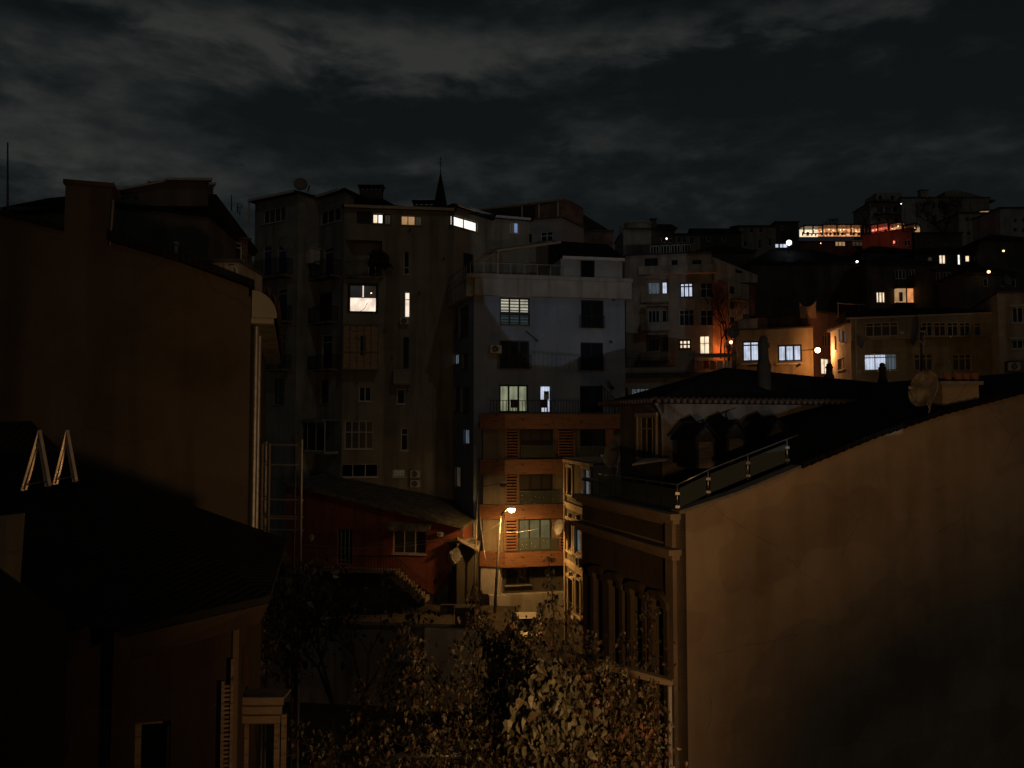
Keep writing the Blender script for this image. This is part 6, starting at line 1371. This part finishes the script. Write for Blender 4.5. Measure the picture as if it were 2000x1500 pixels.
# ------------------------------------------------------------------ leafy vines and shrubs in front
def heart(m, mi, p, a, s_, L, mat_i, curl=.25):
    nn = a.cross(s_); w_ = L * rnd.uniform(.26, .46); curl = rnd.uniform(.1, .7); b0 = len(m.v)
    m.v += [p, p - a * L * .06 + s_ * w_ * .55 + nn * w_ * curl, p + a * L * .18 + s_ * w_ * 1.0 + nn * w_ * curl * 1.2, p + a * L * .5 + s_ * w_ * .78 + nn * w_ * curl, p + a * L * 1.0 - nn * L * .1, p + a * L * .5 - s_ * w_ * .78 + nn * w_ * curl, p + a * L * .18 - s_ * w_ * 1.0 + nn * w_ * curl * 1.2, p - a * L * .06 - s_ * w_ * .55 + nn * w_ * curl, p + a * L * .5 - nn * L * .02]
    m.f += [(b0, b0 + 1, b0 + 2, b0 + 8), (b0 + 2, b0 + 3, b0 + 8), (b0 + 3, b0 + 4, b0 + 8), (b0 + 4, b0 + 5, b0 + 8), (b0 + 5, b0 + 6, b0 + 8), (b0 + 6, b0 + 7, b0, b0 + 8)]
    mi += [mat_i] * 6
MIX = {'mid': ['leaf_green', 'leaf_olive', 'leaf_brown', 'leaf_pale'], 'dark': ['leaf_dark', 'leaf_olive', 'leaf_brown', 'leaf_dark']}
def vine(label, runs, seed, dens=1.0, kind='mid', wts=(5, 6, 1, 1), size=.078, name='vine', rad=.16, group='leafy climbers at the bottom of the picture'):
    """runs: list of pixel paths [(px, py, depth), ...]; leaves hang along real branches"""
    rr = random.Random(seed); base = at(*runs[0][-1]); t = thing(name, label, 'climbing plant' if name == 'vine' else 'shrub', (base.x, base.y, base.z - 2), group)
    m = MB(); l = MB(); mi = []
    for run in runs:
        pts = [at(*q) for q in run]; path = []
        for a, c in zip(pts, pts[1:]):
            n_ = max(2, int((c - a).length / .12))
            for k in range(n_): path.append(a.lerp(c, k / n_) + Vector((rr.gauss(0, .02), rr.gauss(0, .03), rr.gauss(0, .02))))
        path.append(pts[-1]); m.tube(path[::-1], .022, 5, .006)
        tot = len(path)
        for i, p in enumerate(path):
            wd_ = rad * (.35 + .65 * min(1, i / (tot * .35)))
            for _ in range(int(dens * 19)):
                o = Vector((rr.gauss(0, wd_), rr.gauss(0, wd_ * 1.1), rr.gauss(-.03, wd_ * .8))); a = Vector((rr.gauss(0, .45), rr.gauss(0, .45), -1 + rr.gauss(0, .4))).normalized(); th = rr.gauss(0, 1.2); nrm = Vector((math.sin(th), -math.cos(th), rr.uniform(-.2, .8))); s_ = a.cross(nrm).normalized()
                heart(l, mi, p + o, a, s_, size * rr.uniform(.55, 1.25), rr.choices(range(4), wts)[0])
                if rr.random() < .25: m.tube([p, p + o], .004, 3)
    m.build('stems', M['bark'], t); l.mi = mi; l.build('foliage', [M[k] for k in MIX[kind]], t)
    return t
vine('arching leafy climber left of the lit lamp post base', [[(920, 1150, 13), (935, 1200, 13), (960, 1240, 13), (985, 1300, 13), (990, 1500, 13)], [(945, 1195, 13), (925, 1215, 12.8), (950, 1260, 13)]], 1, 1.0, 'dark', (5, 4, 2, 1))
vine('tall leafy climber rising before the timber building', [[(1068, 1088, 13.5), (1075, 1130, 13.5), (1085, 1180, 13.5), (1080, 1230, 13.4), (1095, 1290, 13.3)], [(1060, 1180, 13.4), (1050, 1220, 13.4), (1030, 1290, 13)]], 2, .65, 'dark', (6, 4, 2, 1), rad=.11)
vine('leafy climber mass at the foot of the lamp post', [[(1000, 1190, 13), (1010, 1230, 13), (1015, 1290, 12.6), (1000, 1360, 12.4)], [(975, 1240, 12.8), (985, 1330, 12.4), (975, 1430, 12), (985, 1520, 12)], [(1045, 1215, 12.8), (1035, 1280, 12.6), (1020, 1340, 12.4)]], 3, 1.0, 'mid', (4, 6, 1, 1))
vine('slanting climber with reddish leaves in the lower centre left', [[(790, 1225, 12.6), (810, 1270, 12.5), (840, 1330, 12.2), (875, 1370, 12), (910, 1430, 11.7), (950, 1500, 11.5)], [(812, 1290, 12.3), (800, 1350, 12.2), (822, 1410, 12), (850, 1470, 11.6), (880, 1520, 11.4)]], 4, 1.0, 'mid', (3, 6, 2, 1))
vine('upright leafy climber with dark top leaves before the pale wall block', [[(900, 1255, 12), (905, 1290, 12), (915, 1350, 11.8), (925, 1420, 11.6), (940, 1500, 11.4)], [(935, 1275, 12), (930, 1330, 11.8)]], 5, 1.0, 'mid', (5, 5, 1, 2))
vine('broad pale leaved climber glowing greenish in the lower centre', [[(1050, 1290, 11.2), (1045, 1330, 11.1), (1055, 1380, 11), (1060, 1430, 11)], [(1075, 1300, 11.2), (1085, 1350, 11.1), (1095, 1400, 11)], [(1105, 1330, 11.2), (1110, 1370, 11.1), (1120, 1410, 11)], [(1030, 1340, 11.2), (1030, 1390, 11.1), (1045, 1450, 11)]], 6, 1.5, 'mid', (1, 1, 0, 9), .14)
vine('autumn brown leaved climber filling the bottom centre', [[(1010, 1390, 11.3), (1020, 1440, 11.2), (1030, 1520, 11)], [(1080, 1420, 11.3), (1075, 1470, 11.2), (1080, 1530, 11)], [(1130, 1400, 11.4), (1140, 1450, 11.3), (1145, 1530, 11)]], 7, 1.15, 'mid', (3, 5, 2, 1))
vine('reddish brown sprig below the pergola beam', [[(1120, 1300, 12.2), (1135, 1340, 12.2), (1150, 1375, 12), (1165, 1420, 11.8), (1170, 1500, 11.6)], [(1150, 1320, 12.4), (1175, 1350, 12.2), (1190, 1400, 12)]], 8, .9, 'mid', (2, 4, 5, 1))
vine('leafy climber hanging right of the reddish sprig', [[(1185, 1295, 12.2), (1190, 1350, 12.1), (1195, 1410, 12), (1190, 1520, 11.8)], [(1215, 1310, 12.2), (1225, 1360, 12.1), (1230, 1440, 12)]], 9, .9, 'mid', (5, 4, 1, 2))
vine('climber with rusty leaves beside the pergola post', [[(1275, 1330, 12), (1278, 1380, 12), (1285, 1430, 12), (1280, 1520, 12)], [(1245, 1400, 12), (1235, 1450, 11.8), (1240, 1520, 11.6)], [(1260, 1430, 11.9), (1258, 1520, 11.6)]], 10, .9, 'mid', (3, 5, 3, 1))
vine('dim climber against the colonnaded front', [[(1265, 1165, 16), (1272, 1220, 16), (1268, 1290, 15.8), (1280, 1350, 15)], [(1220, 1235, 15.5), (1225, 1290, 15), (1228, 1350, 14.6)]], 11, .55, 'dark', (6, 3, 2, 0), rad=.2)
vine('leafy climber at the bottom edge left of centre', [[(755, 1420, 11.6), (740, 1460, 11.4), (760, 1520, 11.2)], [(800, 1440, 11.4), (810, 1480, 11.3), (815, 1530, 11.1)], [(850, 1430, 11.4), (860, 1480, 11.3), (865, 1530, 11.1)]], 12, 1.0, 'mid', (5, 4, 1, 1))
vine('dark climber just right of the shadowed bare trees', [[(770, 1250, 14), (760, 1300, 14), (745, 1350, 13.8), (750, 1410, 13.5)], [(790, 1300, 13.8), (770, 1370, 13.5)]], 13, .9, 'dark', (4, 5, 2, 0))
vine('low dark green climber beside the plank stand', [[(580, 1410, 12), (600, 1450, 11.8), (620, 1520, 11.6)], [(640, 1430, 12), (650, 1470, 11.9), (660, 1530, 11.7)], [(690, 1400, 12.3), (700, 1450, 12), (705, 1520, 11.8)]], 14, .75, 'dark', (3, 5, 1, 3))
vine('sparse climber winding up the scaffold foot', [[(585, 1125, 20), (580, 1180, 19), (575, 1250, 18), (560, 1320, 17)], [(540, 1160, 19), (535, 1230, 18), (530, 1300, 17)]], 15, .6, 'dark', (4, 4, 3, 0), rad=.3, size=.13)
bare_tree(575, 1480, 21, 1.5, .75, 'dark sparse tree in shadow left of the parked cars', 21, leafy=1, depth_=5, r0=.085, group='shadowed trees in the yard', name='sparse_tree')
bare_tree(640, 1500, 19, 1.5, .8, 'forked dark tree in shadow behind the low green climber', 22, leafy=1, depth_=5, r0=.09, lean=.1, group='shadowed trees in the yard', name='sparse_tree')
bare_tree(700, 1450, 24, 1.5, .8, 'smaller dark tree in shadow nearest the garden wall middle', 23, leafy=1, depth_=5, r0=.08, group='shadowed trees in the yard', name='sparse_tree')

vine('dim climber between the slanting climber and the garden wall', [[(700, 1330, 14), (715, 1390, 13.6), (720, 1450, 13), (730, 1520, 12.6)], [(860, 1300, 12.6), (850, 1350, 12.4), (870, 1420, 12), (880, 1500, 11.8)]], 16, .8, 'dark', (5, 5, 1, 1))
vine('dark leafy clump just left of the glowing pale leaved climber', [[(955, 1260, 12.6), (950, 1330, 12.4), (955, 1400, 12), (965, 1480, 11.8)], [(1000, 1400, 11.6), (995, 1450, 11.5), (990, 1520, 11.4)]], 17, .9, 'dark', (5, 4, 1, 1))
vine('ragged climber between the tall climber and the ornate house foot', [[(1110, 1190, 13.4), (1118, 1240, 13.2), (1130, 1290, 13), (1140, 1340, 12.8)], [(1155, 1230, 14), (1155, 1280, 13.4), (1140, 1340, 12.8)]], 18, .6, 'dark', (5, 4, 2, 1), rad=.13)
vine('broad climber filling the bottom right corner by the post', [[(1200, 1400, 11.8), (1210, 1450, 11.7), (1215, 1520, 11.5)], [(1105, 1440, 11.4), (1110, 1480, 11.3), (1160, 1520, 11.3), (1215, 1520, 11.5)]], 19, 1.0, 'mid', (3, 5, 2, 1))

# two gulls caught by light high in the sky
for i, (x, y) in enumerate(((469, 321.5), (474.5, 323.5))):
    p = at(x, y, 90); m = MB(); s_ = .22; sg = 1
    m.v += [p + Vector(v) * s_ for v in ((-1, 0, .35), (-.45, 0, .5), (0, -.2, .1), (.45, 0, .5), (1, 0, .3), (.4, .3, .35), (0, .5, 0), (-.4, .3, .35), (0, -.5, 0), (0, 0, -.2))]
    m.f += [(0, 1, 7), (1, 2, 6, 7), (2, 3, 5, 6), (3, 4, 5), (8, 2, 9), (2, 6, 9), (8, 9, 2)]; tag(m.build('gull', M['lamp_white' if False else 'cloth_white']), ('left gull of the pale pair flying in the dark sky', 'right gull of the pale pair flying in the dark sky')[i], 'bird', 'gulls in the sky')

# ------------------------------------------------------------------ behind the camera: added blocker shaped to shade the lower fronts, and two lamps
LC = Vector((6, -30, 7))
def backproj(px, py, fr, Y=-6):
    u_, z_ = fr.uz(px, py); b_ = fr.P(u_, 0, z_); s_ = (Y - LC.y) / (b_.y - LC.y); return LC + (b_ - LC) * s_
pts = [backproj(x, y, F1) for x, y in ((920, 100), (926, 480), (945, 590), (985, 650), (1035, 712), (1130, 718), (1190, 765), (1260, 850), (1500, 900))]
fO = Frame((-12, -6), (14, -6)); poly = [(-2.0, 0), (22, 0)] + [(p.x + 12, p.z) for p in pts[::-1]] + [(-2, pts[0].z)]
poly = [(-2, 0), (24, 0), (24, 13.5), (20.7, 13.5), (20.6, 10.0), (18.9, 9.85), (18.9, pts[7].z)] + [(p.x + 12, p.z) for p in pts[:8][::-1]] + [(-2, pts[0].z)]
m = MB(); m.prism(fO, poly, -.4, 0)
root = thing('shade_blocker', 'added stepped light blocker standing behind the viewpoint', 'building', (0, -6, 0)); m.build('wall', M['beige_render'], root)
m = MB(); a, c = pts[4], pts[5]
for (a, c) in ((pts[4], pts[5]), (pts[5], pts[6]), (pts[6], pts[7])):
    n_ = max(2, int((c - a).length / .085))
    for k in range(n_): q = a.lerp(c, k / n_); m.box(WORLD, q.x - .008, q.x + .008, 5.98, 6.0, q.z, q.z + .24)
    m.tube([a + Vector((0, .0, .25)), c + Vector((0, 0, .25))], .014, 5)
m.build('railing', M['black_metal'], root)  # added bars that cast the railing shadow on the blue wall
T6, c6 = street_lamp((5.4, -30.3, 0), 6.9, .3, .1, 'white street lamp behind the viewpoint', True, .09, head='lamp_white')
l = lamp_light('cool_flood', 'SPOT', LC, 12500, (.72, .84, 1), .05, None, spot_size=R(25), spot_blend=.35); aim(l, (6, 57, 21), LC)
KP = Vector((3.9, 4.2, 11.0))
T7, c7 = street_lamp((4.6, 3.6, 0), 10.9, -.35, .1, 'sodium street lamp just below the viewpoint', True, .09)
l = lamp_light('sodium_key', 'SPOT', KP, 2000, (1, .55, .23), .45, None, spot_size=R(148), spot_blend=1.0); aim(l, (5.5, 24, 14.0), KP)
m = MB(); fK = Frame((4.12, 6.5), (12, 6.5)); m.prism(fK, [(0, 0), (fK.L, 0), (fK.L, 11.6), (2.0, 11.25), (1.16, 11.05), (.48, 10.84), (0, 10.5)], -.2, 0); tag(m.build('lamp_screen', M['concrete']), 'added plain screen shading the gable wall from the sodium lamp', 'wall')  # unseen screen added so the ochre gable darkens towards its foot
# moon
l = lamp_light('moon', 'SUN', (0, 0, 60), .04, (1, .95, .86), angle=R(.5)); l.rotation_euler = (R(50), 0, R(28))

# ------------------------------------------------------------------ camera
cam = bpy.data.cameras.new('camera'); co = bpy.data.objects.new('camera', cam); col.objects.link(co)
co.location = (0, 0, CZ); co.rotation_euler = (R(90) + PITCH, 0, 0); cam.sensor_width = 36; cam.lens = 36 * FPX / 2000; cam.clip_end = 3000; cam.clip_start = .1
sc.camera = co
sc.view_settings.view_transform = 'Standard'; sc.view_settings.look = 'None'; sc.view_settings.exposure = 0; sc.view_settings.gamma = 1
sc.cycles.use_denoising = True; sc.cycles.max_bounces = 5; sc.cycles.diffuse_bounces = 3; sc.cycles.sample_clamp_indirect = 2; sc.cycles.transparent_max_bounces = 8
